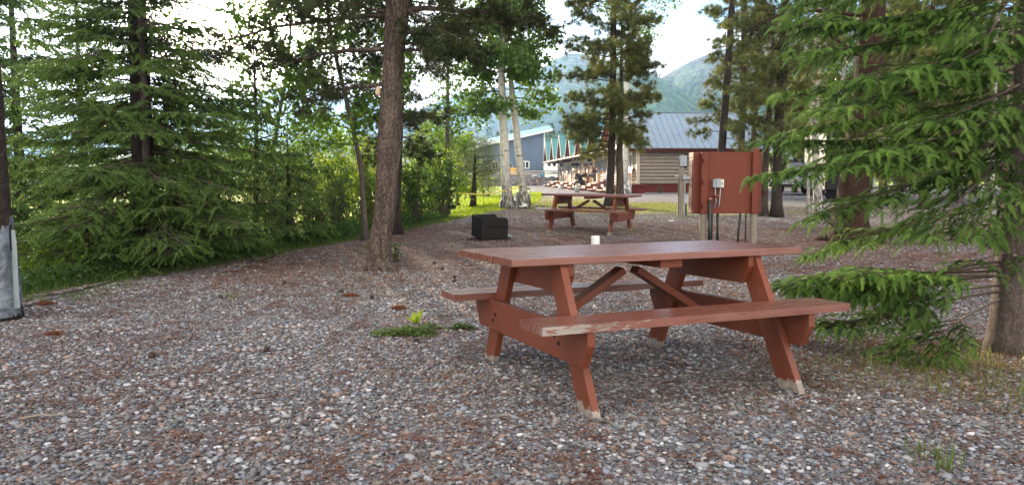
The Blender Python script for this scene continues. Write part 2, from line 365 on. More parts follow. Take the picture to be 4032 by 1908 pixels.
# ------------------------------------------------------------------ ground
def ground():
    def axis(a, b, n, k):
        t = np.linspace(-1, 1, n); v = np.sinh(t * k) / math.sinh(k); return np.where(v < 0, -v * a, v * b)
    xs = axis(-3500, 3500, 360, 7.0)
    t = np.linspace(0, 1, 420); ys = -30 + (np.sinh(t * 6.3) / math.sinh(6.3)) * 4600
    ys = np.sort(np.unique(np.concatenate([ys, np.arange(85, 90, .25)])))
    X, Y = np.meshgrid(xs, ys); Z = gz(X, Y)
    nx, ny = len(xs), len(ys)
    V = np.stack([X, Y, Z], -1).reshape(-1, 3)
    i = np.arange(ny - 1)[:, None] * nx; j = np.arange(nx - 1)[None, :]
    Fq = np.stack([i + j, i + j + 1, i + nx + j + 1, i + nx + j], -1).reshape(-1, 4)
    mb = MB(); mb.add(V, Fq)
    t = NT('ground_surface'); geo = t.n('ShaderNodeNewGeometry'); P = geo.outputs['Position']
    # masks
    def att(n): return t.attr(n)
    n1 = t.noise(P, .9, 5, .6); n2 = t.noise(P, 5, 5, .65); n3 = t.noise(P, 28, 4, .7); v1 = t.voro(P, 55, 'F1', 'Color'); vd = t.voro(P, 55)
    v2 = t.voro(P, 22, 'F1', 'Color')
    grey = t.ramp(t.math('ADD', t.math('MULTIPLY', n2, .2), t.math('MULTIPLY', t.noise(P, 75, 3, .8), .8)), [(.34, (.035, .032, .032)), (.5, (.16, .15, .15)), (.62, (.40, .39, .39))])
    brown = t.ramp(t.noise(P, 60, 4, .8), [(.34, (.035, .018, .013)), (.52, (.13, .078, .055)), (.68, (.30, .23, .19))])
    bm = t.math('ADD', att('litter'), t.math('MULTIPLY_ADD', n1, 1.6, -.8)); bm = t.math('ADD', bm, t.math('MULTIPLY_ADD', n3, 1.0, -.5), clamp=True)
    gravel = t.mix(bm, grey, brown)
    lawn = t.ramp(t.math('ADD', t.math('MULTIPLY', n2, .5), t.math('MULTIPLY', t.noise(P, 12, 4, .7), .5)), [(.35, (.17, .25, .015)), (.65, (.36, .43, .04))])
    dry = t.ramp(t.noise(P, 9, 5, .7), [(.35, (.10, .10, .03)), (.55, (.24, .23, .08)), (.7, (.30, .27, .17))])
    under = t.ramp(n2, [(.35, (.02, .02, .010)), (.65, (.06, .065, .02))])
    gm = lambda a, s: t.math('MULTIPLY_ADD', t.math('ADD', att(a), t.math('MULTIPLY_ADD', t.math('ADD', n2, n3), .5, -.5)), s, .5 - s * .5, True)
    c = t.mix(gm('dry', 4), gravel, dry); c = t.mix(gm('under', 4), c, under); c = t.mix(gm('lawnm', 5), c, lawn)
    h = t.math('ADD', t.math('MULTIPLY', vd, 1.0), t.math('MULTIPLY', n3, .5))
    t.pbsdf(c, .9, t.bump(h, .6, .02), 0, .2)
    o = mb.build('ground', t.m, smooth=True); tag(o, kind='structure')
    x, y = V[:, 0], V[:, 1]; s = edge_s(x, y)
    lawn_ = sstep((s - .1) / .8) * sstep((y - 17) / 3) * (y < 86)
    lawn_ = np.maximum(lawn_, (y > 95) * 1.0 * (np.abs(x) > 0))
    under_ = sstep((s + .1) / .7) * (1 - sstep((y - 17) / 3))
    # dry grass patches
    d = np.zeros(len(x))
    def blob(cx, cy, rx, ry, a=1.):
        nonlocal d
        d = np.maximum(d, a * np.clip(1.25 - np.sqrt(((x - cx) / rx) ** 2 + ((y - cy) / ry) ** 2), 0, 1))
    blob(5.0, 25.5, 3.4, 5.4); blob(2.6, 33, 3, 7, .8); blob(1.6, 24, 2.4, 4, .75); blob(.9, 30, 1.5, 5); blob(8.6, 20.5, 5, 1.3, .9); blob(2.7, 4.5, .9, .5, .4); blob(4, 17, 1.6, .8, .6)
    lit = np.clip(sstep((y - 7) / 2.5) * (1 - sstep((y - 16) / 6)) * .55 + .10, 0, 1)
    lit = np.maximum(lit, .9 * np.clip(1.3 - np.hypot((x - 3.3) / 1.8, (y - 4.6) / 1.3), 0, 1))
    lit = np.maximum(lit, .75 * np.clip(1.3 - np.hypot((x + 1.8) / 2.5, (y - 9.5) / 2.5), 0, 1))
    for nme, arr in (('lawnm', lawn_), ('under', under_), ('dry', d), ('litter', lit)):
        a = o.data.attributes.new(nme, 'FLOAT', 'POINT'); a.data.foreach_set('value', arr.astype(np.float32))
    return o
ground()

# ---- pebble and needle tiles, laid out by geometry nodes over the pad
def octa2():
    V = [(1, 0, 0), (-1, 0, 0), (0, 1, 0), (0, -1, 0), (0, 0, 1), (0, 0, -1)]
    Fa = [(0, 2, 4), (2, 1, 4), (1, 3, 4), (3, 0, 4), (2, 0, 5), (1, 2, 5), (3, 1, 5), (0, 3, 5)]
    V = [np.array(v, float) for v in V]; cache = {}; out = []
    def mid(a, b):
        k = (min(a, b), max(a, b))
        if k not in cache:
            m = V[a] + V[b]; V.append(m / np.linalg.norm(m)); cache[k] = len(V) - 1
        return cache[k]
    for a, b, c in Fa:
        ab, bc, ca = mid(a, b), mid(b, c), mid(c, a); out += [(a, ab, ca), (ab, b, bc), (ca, bc, c), (ab, bc, ca)]
    return np.array(V), np.array(out, np.int32)
def frames(D, rng, up=None):
    D = D / (np.linalg.norm(D, axis=1)[:, None] + 1e-9)
    U = rng.normal(size=D.shape) if up is None else np.broadcast_to(np.array(up, float), D.shape) + rng.normal(size=D.shape) * .12
    Y = np.cross(U, D); Y /= np.linalg.norm(Y, axis=1)[:, None] + 1e-9
    Z = np.cross(D, Y); return np.stack([D, Y, Z], 1)     # rows = axes
def stamp(mb, TV, TF, P, R, sc, tint=None, ttint=None, mi=0):
    n, k = len(P), len(TV); sc = np.asarray(sc, float)
    if sc.ndim == 1: sc = sc[:, None]
    V = np.einsum('kj,njc->nkc', TV, R) if sc.shape[1] == 1 else None
    if V is not None: V = V * sc[:, :, None]
    else: V = np.einsum('nkj,njc->nkc', TV[None] * sc[:, None, :], R)
    V = V + P[:, None, :]
    Fc = (TF[None] + (np.arange(n) * k)[:, None, None]).reshape(-1, TF.shape[1])
    tt = np.full((n, k), .5) if tint is None else np.repeat(np.asarray(tint)[:, None], k, 1)
    if ttint is not None: tt = tt + ttint[None]
    mb.add(V.reshape(-1, 3), Fc, np.clip(tt, 0, 1).ravel(), mi)

PAL = np.array([(.35, .355, .37), (.28, .29, .31), (.22, .23, .25), (.45, .45, .46), (.17, .20, .25), (.34, .31, .275), (.30, .25, .21), (.13, .13, .14), (.56, .56, .56), (.21, .145, .125), (.28, .295, .33), (.13, .12, .13)])
PALW = np.array([.17, .15, .14, .11, .09, .10, .07, .07, .04, .04, .08, .04])
def pebmat():
    t = NT('pebbles'); c = t.attr('pcol', 'Color'); co = t.co('Object'); n = t.noise(co, 220, 4, .6)
    c = t.mix(t.math('MULTIPLY', n, .6), c, (.09, .085, .085)); t.pbsdf(c, .75, t.bump(n, .2, .003), 0, .3); return t.m
def littermat():
    t = NT('dry_needles'); tint = t.attr('tint'); t.pbsdf(t.ramp(tint, [(0, (.04, .014, .008)), (.5, (.13, .045, .024)), (1, (.24, .13, .08))]), .85, None, 0, .2); return t.m
M['peb'] = pebmat(); M['litter'] = littermat()
OV, OF = octa2()
def pebtile(seed, brown=0., g=50):
    rng = np.random.default_rng(seed); n = g * g; kz = 44 / g
    ii, jj = np.meshgrid(np.arange(g), np.arange(g)); P = np.stack([(ii.ravel() + .5) / g - .5, (jj.ravel() + .5) / g - .5, np.zeros(n)], 1)
    P[:, :2] += rng.uniform(-.0115, .0115, (n, 2)) * kz; P[:, 2] = rng.uniform(-.003, .009, n)
    big = rng.lognormal(-.05, .36, n) * kz; sc = np.stack([.0135 * big, .0095 * big * rng.uniform(.75, 1.1, n), .0062 * big * rng.uniform(.7, 1.2, n)], 1)
    th = rng.uniform(0, 6.283, n); D = np.stack([np.cos(th), np.sin(th), rng.normal(0, .22, n)], 1)
    mb = MB(); k = len(OV); R = frames(D, rng, (0, 0, 1))
    jit = rng.uniform(.82, 1.16, (n, k, 1))
    V = np.einsum('nkj,njc->nkc', OV[None] * jit * sc[:, None, :], R) + P[:, None, :]
    mb.add(V.reshape(-1, 3), (OF[None] + (np.arange(n) * k)[:, None, None]).reshape(-1, 3))
    o = mb.build('pebble_tile', M['peb'], smooth=True); COL.objects.unlink(o)
    col = PAL[rng.choice(len(PAL), n, p=PALW / PALW.sum())] * np.clip(rng.lognormal(-.42, .44, (n, 1)), .2, 1.4); bc = np.array([(.20, .11, .075), (.13, .07, .05), (.30, .21, .17), (.08, .045, .035)])[rng.integers(0, 4, n)]; col = np.where((rng.random(n) < brown)[:, None], bc * rng.uniform(.7, 1.3, (n, 1)), col)
    a = o.data.attributes.new('pcol', 'FLOAT_COLOR', 'POINT'); C4 = np.ones((n, k, 4), np.float32); C4[:, :, :3] = np.clip(col, 0, .85)[:, None, :]; a.data.foreach_set('color', C4.ravel())
    return o
def littertile(seed, n):
    rng = np.random.default_rng(seed); mb = MB()
    TV = np.array([(-.5, -.5, 0), (0, -.6, .12), (.5, -.4, 0), (.5, .5, 0), (0, .5, .12), (-.5, .5, 0)], float); TF = np.array([(0, 1, 4, 5), (1, 2, 3, 4)])
    nc = max(3, n // 60); cc = rng.uniform(-.5, .5, (nc, 2)); pick = rng.integers(0, nc, n)
    P = np.zeros((n, 3)); P[:, :2] = np.where(rng.random((n, 1)) < .55, cc[pick] + rng.normal(0, .045, (n, 2)), rng.uniform(-.5, .5, (n, 2))); P[:, 2] = rng.uniform(.004, .014, n)
    th = rng.uniform(0, 6.283, n); D = np.stack([np.cos(th), np.sin(th), rng.normal(0, .12, n)], 1)
    L = rng.uniform(.015, .055, n); stamp(mb, TV, TF, P, frames(D, rng, (0, 0, 1)), np.stack([L, rng.uniform(.0022, .0045, n), L * .5], 1), rng.random(n))
    o = mb.build('litter_tile', M['litter']); COL.objects.unlink(o); return o

def scatter_obj(name, pts, rots, var, sources, label):
    me = bpy.data.meshes.new(name); me.vertices.add(len(pts)); me.vertices.foreach_set('co', np.asarray(pts, np.float32).ravel())
    a = me.attributes.new('rot', 'FLOAT_VECTOR', 'POINT'); a.data.foreach_set('vector', np.asarray(rots, np.float32).ravel())
    for k in range(len(sources)):
        b = me.attributes.new('v%d' % k, 'BOOLEAN', 'POINT'); b.data.foreach_set('value', (np.asarray(var) == k))
    o = bpy.data.objects.new(name, me); COL.objects.link(o); tag(o, label, name, kind='stuff')
    ng = bpy.data.node_groups.new(name, 'GeometryNodeTree')
    ng.interface.new_socket('Geometry', in_out='INPUT', socket_type='NodeSocketGeometry'); ng.interface.new_socket('Geometry', in_out='OUTPUT', socket_type='NodeSocketGeometry')
    gi = ng.nodes.new('NodeGroupInput'); go = ng.nodes.new('NodeGroupOutput'); jn = ng.nodes.new('GeometryNodeJoinGeometry')
    for k, src in enumerate(sources):
        ip = ng.nodes.new('GeometryNodeInstanceOnPoints'); oi = ng.nodes.new('GeometryNodeObjectInfo'); oi.inputs['Object'].default_value = src
        na = ng.nodes.new('GeometryNodeInputNamedAttribute'); na.data_type = 'FLOAT_VECTOR'; na.inputs['Name'].default_value = 'rot'
        nb = ng.nodes.new('GeometryNodeInputNamedAttribute'); nb.data_type = 'BOOLEAN'; nb.inputs['Name'].default_value = 'v%d' % k
        ng.links.new(gi.outputs[0], ip.inputs['Points']); ng.links.new(oi.outputs['Geometry'], ip.inputs['Instance'])
        ng.links.new(na.outputs['Attribute'], ip.inputs['Rotation']); ng.links.new(nb.outputs['Attribute'], ip.inputs['Selection'])
        ng.links.new(ip.outputs[0], jn.inputs[0])
    ng.links.new(jn.outputs[0], go.inputs[0])
    md = o.modifiers.new('scatter', 'NODES'); md.node_group = ng
    return o
def tiles():
    rng = np.random.default_rng(5); P = []; R = []; X = []
    for y in np.arange(2.1, 25.5, 1.0):
        hw = min(y * .72 + 1.2, 12)
        for x in np.arange(-math.ceil(hw), hw + .5, 1.0):
            if float(edge_s(x, y)) > .35 or ((x - 5.2) / 3.2) ** 2 + ((y - 25.5) / 4.6) ** 2 < 1 or ((x - 1.8) / 1.6) ** 2 + ((y - 25) / 3.2) ** 2 < 1: continue
            e = .4; sx = (gzf(x + e, y) - gzf(x - e, y)) / (2 * e); sy = (gzf(x, y + e) - gzf(x, y - e)) / (2 * e)
            nrm = Vector((-sx, -sy, 1)).normalized(); q = Vector((0, 0, 1)).rotation_difference(nrm).to_matrix() @ Matrix.Rotation(rng.integers(0, 4) * math.pi / 2, 3, 'Z')
            P.append((x, y, gzf(x, y) + .001)); R.append(tuple(q.to_euler('XYZ'))); X.append((x, y))
    P = np.array(P); R = np.array(R); X = np.array(X)
    BR = rng.random(len(P)) * .9 + .9 * sstep((X[:, 1] - 5.2) / 6.) * (1 - .8 * sstep((X[:, 1] - 16) / 3)) + .8 * np.clip(1.3 - np.hypot((X[:, 0] - 3.4) / 1.6, (X[:, 1] - 4.8) / 1.5), 0, 1)
    scatter_obj('gravel', P, R, np.where(BR > 1.35, 3, np.where(BR > .85, 2, rng.integers(0, 2, len(P)))), [pebtile(1, .12), pebtile(2, .20), pebtile(3, .40, 56), pebtile(4, .62, 60)], 'grey river pebbles covering the campsite pad')
    x, y = X[:, 0], X[:, 1]; d = rng.random(len(P)) * .8
    d += 1.2 * sstep((y - 5.0) / 6.5) * (1 - .7 * sstep((y - 16) / 3)) + 1.3 * np.clip(1.3 - np.hypot((x - 3.4) / 1.6, (y - 4.8) / 1.5), 0, 1)
    var = np.where(d > 1.35, 2, np.where(d > .5, 1, 0)); P2 = P.copy(); P2[:, 2] += .004
    scatter_obj('pine_litter', P2, R, var, [littertile(11, 650), littertile(12, 1500), littertile(13, 3200)], 'rusty brown pine needles strewn over the pebbles')
tiles()

# ------------------------------------------------------------------ mountains, far woods
def mountain(name, prof, D, depth, seed, label, lit=0.0, base=-30):
    px = np.array([p[0] for p in prof], float); py = np.array([p[1] for p in prof], float)
    n, m = 150, 60; u = np.linspace(px[0], px[-1], n); hy = np.interp(u, px, py)
    X = (u - 2016) / F * D; Hh = (HY - hy) / F * D
    V = []
    for j in range(m):
        t = j / (m - 1) * 2 - 1                       # -1 toward viewer, 0 ridge, 1 behind
        k = (1 - abs(t)) ** 1.15
        for i in range(n):
            y = D + t * depth * (1 if t < 0 else .7); x = X[i] * (y / D if t < 0 else 1)
            h = Hh[i] * k + base * (1 - k)
            nn = mnoise.fractal(Vector((x * .0095 + seed, y * .0063, 0)), 1., 2., 5) * Hh.max() * .20 * min(1, abs(t) * 3.0)
            rg = -abs(mnoise.noise(Vector((x * .0175 + seed * 3, y * .004, 1)))) * Hh.max() * .22 * math.sin(math.pi * min(1, abs(t)))
            h += nn + rg + mnoise.fractal(Vector((x * .05, y * .05, seed)), 1., 2., 3) * 1.6
            V.append((x, y, H0 + h))
    mb = MB(); i = np.arange(m - 1)[:, None] * n; j = np.arange(n - 1)[None, :]
    mb.add(V, np.stack([i + j, i + j + 1, i + n + j + 1, i + n + j], -1).reshape(-1, 4))
    t = NT(name + '_slope'); g = t.n('ShaderNodeNewGeometry'); P = g.outputs['Position']
    n1 = t.noise(P, .018, 6, .6); n2 = t.noise(P, .16, 5, .7)
    sz = t.n('ShaderNodeSeparateXYZ'); t.link(P, sz.inputs[0])
    f = t.math('ADD', n1, t.math('MULTIPLY_ADD', sz.outputs[2], .0026, -.12))
    c = t.ramp(f, [(.38, (.018, .045, .025)), (.50, (.05, .12, .035)), (.62, (.11, .20, .06)), (.78, (.18, .18, .11))])
    c = t.mix(t.ramp(n2, [(.42, .7), (.56, 0.)]), c, (.016, .03, .018))
    t.pbsdf(c, .95, t.bump(n2, .6, 5), 0, .1)
    o = mb.build(name, t.m, smooth=True); tag(o, label, 'mountain', kind='structure'); return o
mountain('mountain', [(1250, 640), (1500, 500), (1764, 382), (1865, 355), (1960, 345), (2090, 300), (2160, 250), (2228, 208), (2300, 215), (2420, 255), (2517, 283), (2591, 305), (2680, 360), (2760, 440), (2900, 600), (3000, 660)], 800, 360, 3, 'hazy green mountain with a ridge falling to the right')
mountain('mountain', [(2300, 560), (2450, 420), (2591, 303), (2700, 245), (2844, 192), (3000, 120), (3200, 60), (3500, 10), (3900, 80), (4300, 250), (4900, 500)], 980, 420, 8, 'hazy green mountain rising behind the log cabin')
mountain('mountain', [(-900, 640), (-400, 560), (0, 520), (300, 500), (600, 470), (780, 445), (851, 404), (895, 379), (960, 390), (1050, 360), (1117, 340), (1255, 345), (1400, 370), (1600, 420), (1800, 520), (1950, 640)], 1100, 420, 15, 'pale mountain fading into the glare left of the pine')

# ------------------------------------------------------------------ foliage kit
def shoot_template(n, L, nl, wd, ang, curve, seed, rings=None):
    """bottle-brush shoot along +x curving toward -z"""
    rng = np.random.default_rng(seed); V = []; Fa = []; T = []
    for i in range(n):
        t = (i + rng.random()) / n; a = i * 2.39996 + rng.random() * .5
        p = np.array([t * L, 0, -curve * L * t * t]); tan = np.array([1, 0, -2 * curve * t]); tan /= np.linalg.norm(tan)
        b = np.array([0, math.cos(a), math.sin(a)]); b -= tan * b.dot(tan); b /= np.linalg.norm(b)
        d = tan * math.cos(ang) + b * math.sin(ang); l = nl * rng.uniform(.8, 1.15) * (1 - .35 * t)
        s = np.cross(d, b); s /= np.linalg.norm(s); k = len(V)
        V += [p - s * wd / 2, p + s * wd / 2, p + d * l]; Fa.append((k, k + 1, k + 2)); T += [0, 0, .12]
    return np.array(V), np.array(Fa, np.int32), np.array(T)
SH_NEAR = shoot_template(72, 1., .23, .055, 1.05, .38, 1)
SH_MID = shoot_template(18, 1., .27, .13, .85, .28, 2)
def tuft_template(n, seed, wd=.07):
    rng = np.random.default_rng(seed); V = []; Fa = []; T = []
    for i in range(n):
        d = rng.normal(size=3); d[0] = abs(d[0]) * 1.1 + .25; d /= np.linalg.norm(d); s = np.cross(d, rng.normal(size=3)); s /= np.linalg.norm(s)
        p = np.array([rng.uniform(-.45, .25), 0, 0]); k = len(V); l = rng.uniform(.7, 1.1)
        V += [p - s * wd / 2, p + s * wd / 2, p + d * l]; Fa.append((k, k + 1, k + 2)); T += [0, 0, .15]
    return np.array(V), np.array(Fa, np.int32), np.array(T)
TUFT = tuft_template(32, 4, .07); TUFT_S = tuft_template(30, 5, .085)
LEAF = (np.array([(0, 0, 0), (.45, -.42, .06), (1, 0, -.06), (.45, .42, .06)], float), np.array([(0, 1, 2), (0, 2, 3)], np.int32))
LEAFN = (np.array([(0, 0, 0), (.45, -.17, .03), (1, 0, -.08), (.45, .17, .03)], float), np.array([(0, 1, 2), (0, 2, 3)], np.int32))

def norm(v): v = np.asarray(v, float); return v / (np.linalg.norm(v) + 1e-9)
def limb(p0, d, L, n, droop, rng, wob=.12, lift=0.):
    p = np.array(p0, float); d = norm(d); out = [p.copy()]; st = L / n
    for i in range(n):
        d = norm(d + np.array([0, 0, -droop / n + lift * (i / n) / n * 2]) + rng.normal(0, wob, 3) * .5); p = p + d * st; out.append(p.copy())
    return np.array(out)
def at(path, t):
    k = t * (len(path) - 1); i = min(int(k), len(path) - 2); f = k - i
    return path[i] * (1 - f) + path[i + 1] * f, norm(path[i + 1] - path[i])
def trunk_path(pts):
    """[(x,y,z,r)...] densified"""
    pts = np.array(pts, float); s = np.concatenate([[0], np.cumsum(np.linalg.norm(np.diff(pts[:, :3], axis=0), axis=1))])
    n = max(8, int(s[-1] / .25)); u = np.linspace(0, s[-1], n)
    Q = np.stack([np.interp(u, s, pts[:, k]) for k in range(4)], 1)
    for _ in range(2): Q[1:-1] = (Q[:-2] + 2 * Q[1:-1] + Q[2:]) / 4
    return Q
def pxtrunk(lst, Y, top=None, topr=.03):
    """px list [(px,py,widthpx)] at depth Y -> xyzr"""
    out = []
    for (px, py, wp) in lst:
        p = W(px, py, Y); out.append((*p, wp / 2 / F * Y))
    if top: d = np.array(out[-1][:3]) - np.array(out[-2][:3]); d = d / np.linalg.norm(d); p = np.array(out[-1][:3]) + d * top; out.append((*p, topr))
    return out

def tree(name, label, tr, cfg, leaf, bark, seed, group=None, cat=None, bark_sides=12, disp=None, flare=1.5, limb_list=None, lowtint=None):
    """generic tree: trunk mesh, branches mesh, crown mesh under an Empty"""
    rng = np.random.default_rng(seed); Q = trunk_path(tr); base = Q[0, :3].copy(); base[2] = gzf(base[0], base[1]) - .05
    Q[0, 2] = min(Q[0, 2], base[2]) 
    Q[:, :3] -= base
    root = empty(name, base, 0, label, cat or name.replace('_', ' '), group)
    mb = MB(); R = Q[:, 3].copy(); z = Q[:, 2]; R *= 1 + (flare - 1) * np.exp(-np.maximum(z, 0) / (Q[0, 3] * 2.2 + .01))
    tint = np.clip(1.2 - z / 1.4, 0, 1) if lowtint else np.full(len(z), .5)
    mb.tube(Q[:, :3], R, bark_sides, tint=tint, disp=disp); mb.build('trunk', bark, root, smooth=True)
    zt = Q[-1, 2]; br = MB(); cr = MB(); P = []; D = []
    limbs = []
    c = dict(n=26, z0=.35, L0=1.6, L1=.5, prof=None, elev=0.1, droop=.3, nsub=9, slen=.45, nn=4, size=.08, jit=.06, per=1, kind='tuft', lift=.2, wob=.15, dead=0, sector=None, keep=None); c.update(cfg)
    for i in range(c['n']):
        t = c['z0'] + (1 - c['z0']) * ((i + rng.random() * .8) / c['n']); z_ = zt * t
        j = np.searchsorted(Q[:, 2], z_); j = min(max(j, 1), len(Q) - 1); p0 = Q[j, :3]
        az = i * 2.39996 + rng.normal(0, .4)
        if c['sector']: az = rng.uniform(*c['sector'])
        tt = (t - c['z0']) / (1 - c['z0']); Lp = np.interp(tt, *zip(*c['prof'])) if c['prof'] else c['L0'] * (1 - tt) + c['L1'] * tt
        L = Lp * rng.uniform(.7, 1.15); el = c['elev'] + rng.normal(0, .12)
        limbs.append((limb(p0, (math.cos(az), math.sin(az), el), L, 7, c['droop'], rng, c['wob'], c['lift']), min(Q[j, 3] * .5, .008 + L * .008)))
    for (pp, L_, d_, dr) in (limb_list or []):
        limbs.append((limb(np.array(pp) - base, d_, L_, 9, dr, rng, c['wob'], c['lift']), .012 + L_ * .012))
    for path, r0 in limbs:
        if len(path) > 2: br.tube(path, np.linspace(r0, r0 * .25, len(path)), 5, cap=False)
        L = np.linalg.norm(path[-1] - path[0])
        ns = max(3, int(c['nsub'] * (L / c['L0']) ** .8))
        for k in range(ns):
            t = .22 + .78 * (k + rng.random()) / ns; p, tan = at(path, min(t, .999))
            per = np.cross(tan, rng.normal(size=3)); per = norm(per); per[2] *= .55
            d = norm(tan * .75 + per * 1.0 + np.array([0, 0, c['lift'] * .3])); sl = c['slen'] * rng.uniform(.5, 1.15) * (1.15 - .55 * t)
            sp = limb(p, d, sl, 3, c['droop'] * .4, rng, .1); br.tube(sp, np.linspace(r0 * .3, r0 * .1 + .001, 4), 3, cap=False)
            for q in range(c['nn']):
                u = (q + rng.random()) / c['nn']; u = .25 + .75 * u; a, b = at(sp, min(u, .999))
                for _ in range(c['per']):
                    P.append(a + rng.normal(0, c['jit'], 3)); D.append(norm(b + rng.normal(0, .5, 3) + np.array([0, 0, .15])))
    P = np.array(P); D = np.array(D)
    if c['keep'] is not None:
        k = c['keep'](P + base); P, D = P[k], D[k]
    n = len(P); cl = np.array([mnoise.noise(Vector(p * 1.3)) for p in P]) if n < 60000 else rng.normal(0, .3, n)
    tint = np.clip(.45 + rng.normal(0, .18, n) + cl * .35, 0, 1)
    if c['kind'] == 'tuft': T = TUFT; stamp(cr, T[0], T[1], P, frames(D, rng), c['size'] * rng.uniform(.7, 1.2, n), tint * .8, T[2])
    elif c['kind'] == 'tufts': T = TUFT_S; stamp(cr, T[0], T[1], P, frames(D, rng), c['size'] * rng.uniform(.7, 1.2, n), tint * .8, T[2])
    elif c['kind'] == 'shoot': T = SH_MID; stamp(cr, T[0], T[1], P, frames(D, rng, (0, 0, 1)), c['size'] * rng.uniform(.7, 1.2, n), tint * .8, T[2])
    else:
        T = LEAF if c['kind'] == 'leaf' else LEAFN
        D2 = rng.normal(size=(n, 3)); D2[:, 2] -= .4
        stamp(cr, T[0], T[1], P, frames(D2, rng), c['size'] * rng.uniform(.6, 1.2, n), tint)
    if br.v: br.build('branches', bark if c.get('barkbr') else M['twig'], root)
    cr.build('crown', leaf, root)
    return root

def spruce(name, label, base, H, r0, boughs, bark, leaf, seed, near=False, tsp=.1, ssp=.08, sl=.12, lean=(0, 0), group=None, tlen=.5):
    rng = np.random.default_rng(seed); base = np.array(base, float); base[2] -= .04
    root = empty(name, base, 0, label, 'spruce tree', group)
    zz = np.linspace(0, H, 40); P = np.stack([lean[0] * zz, lean[1] * zz, zz], 1); R = r0 * (1 - zz / H) ** .8 * (1 + .5 * np.exp(-zz / (r0 * 2))) + .006
    MB().tube(P, R, 14).build('trunk', bark, root, smooth=True)
    br = MB(); sp = [[], [], [], [], []]
    for bgh in boughs:
        z, az, L, el, dr, dens = bgh[:6]; t0 = bgh[6] if len(bgh) > 6 else .08
        p0 = np.array([lean[0] * z, lean[1] * z, z]); d0 = (math.cos(az), math.sin(az), el)
        path = limb(p0, d0, L, 10, dr, rng, .07, dr * 1.1)
        br.tube(path, np.linspace(.004 + L * .0055, .002, 11), 5, cap=False)
        n = max(4, int(L * .86 / tsp)); shp = 1 if (near and (math.cos(az) < .35)) else 0
        for k in range(n):
            for sd in (-1, 1):
                if rng.random() > dens: continue
                t = t0 + (1 - t0) * (k + rng.random() * .8) / n; p, tan = at(path, min(t, .995))
                side = norm(np.cross((0, 0, 1), tan)) * sd
                d = norm(tan * .75 + side * .9 + np.array([0, 0, -.02 + rng.normal(0, .09)]))
                tl = min(tlen, .55 * L * (1.08 - t) + .07) * rng.uniform(.65, 1.1)
                tw = limb(p, d, tl, 4, .18, rng, .08, .1); br.tube(tw, np.linspace(.004, .0015, 5), 3, cap=False)
                m = max(1, int(tl / ssp)); off = .35 if t < .4 else .1
                for q in range(m):
                    for s2 in (-1, 1):
                        if rng.random() < .12: continue
                        u = off + (1 - off) * (q + rng.random() * .7) / m; a, b = at(tw, min(u, .99))
                        sid = norm(np.cross((0, 0, 1), b)) * s2
                        dd = norm(b * .8 + sid * .75 + np.array([0, 0, rng.normal(.08, .18)]))
                        fresh = rng.random() < (.1 + .75 * u) and t > .3
                        sp[0].append(a); sp[1].append(dd); sp[2].append(sl * rng.uniform(.6, 1.15) * (1 - .25 * u)); sp[3].append((.68 if fresh else .24) + rng.normal(0, .1)); sp[4].append(shp)
                a, b = tw[-1], norm(tw[-1] - tw[-2])
                sp[0].append(a); sp[1].append(b + np.array([0, 0, -.1])); sp[2].append(sl * 1.1); sp[3].append(.7 + rng.normal(0, .1)); sp[4].append(shp)
        sp[0].append(path[-1]); sp[1].append(norm(path[-1] - path[-2])); sp[2].append(sl * 1.2); sp[3].append(.7); sp[4].append(shp)
    P, D, Sz, T, K = [np.array(x, float) for x in sp]; K = K > .5; cr = MB()
    for k, tm in ((True, SH_NEAR), (False, SH_MID)):
        m = K == k
        if m.any(): stamp(cr, tm[0], tm[1], P[m], frames(D[m], rng, (0, 0, 1)), Sz[m], np.clip(T[m], 0, .85), tm[2])
    br.build('branches', M['twig'], root); cr.build('crown', leaf, root); return root

def shrub(name, label, base, h, r, ns, lsize, leaf, seed, dens=1., kind='leaf', group=None, cat='shrub', low=.12, bark=None):
    rng = np.random.default_rng(seed); base = np.array(base, float); base[2] -= .03
    root = empty(name, base, 0, label, cat, group); st = MB(); P = []
    for i in range(ns):
        a = rng.uniform(0, 6.283); rr = r * rng.uniform(.1, .75); L = h * rng.uniform(.65, 1.08)
        p = limb((math.cos(a) * .08 * r, math.sin(a) * .08 * r, 0), (math.cos(a) * rr / h * 1.5, math.sin(a) * rr / h * 1.5, 1), L, 8, .1, rng, .13)
        st.tube(p, np.linspace(.006 + .006 * h, .003, 9), 4, cap=False)
        for k in range(int(9 * max(1, h / 1.5))):
            t = low + (1 - low) * rng.random() ** .8; q, tan = at(p, min(t, .99)); d = norm(tan * .6 + rng.normal(0, .8, 3)); l = r * .42 * rng.uniform(.4, 1.1) * (1.1 - .5 * t)
            s = limb(q, d, l, 3, .15, rng, .15); st.tube(s, np.linspace(.005, .002, 4), 3, cap=False)
            nl = int(14 * dens * rng.uniform(.6, 1.3) * (l / .3 + .4))
            for _ in range(nl):
                u = rng.random(); a_, b_ = at(s, min(.15 + .85 * u, .99)); P.append(a_ + rng.normal(0, .045 + .02 * r, 3))
    P = np.array(P); n = len(P); T = LEAF if kind == 'leaf' else LEAFN; cr = MB(); D = rng.normal(size=(n, 3)); D[:, 2] -= .3
    cl = np.array([mnoise.noise(Vector(p * 2.2)) for p in P])
    stamp(cr, T[0], T[1], P, frames(D, rng), lsize * rng.uniform(.6, 1.2, n), np.clip(.45 + rng.normal(0, .18, n) + .5 * cl, 0, 1))
    st.build('stems', bark or M['twig'], root); cr.build('leaves', leaf, root); return root

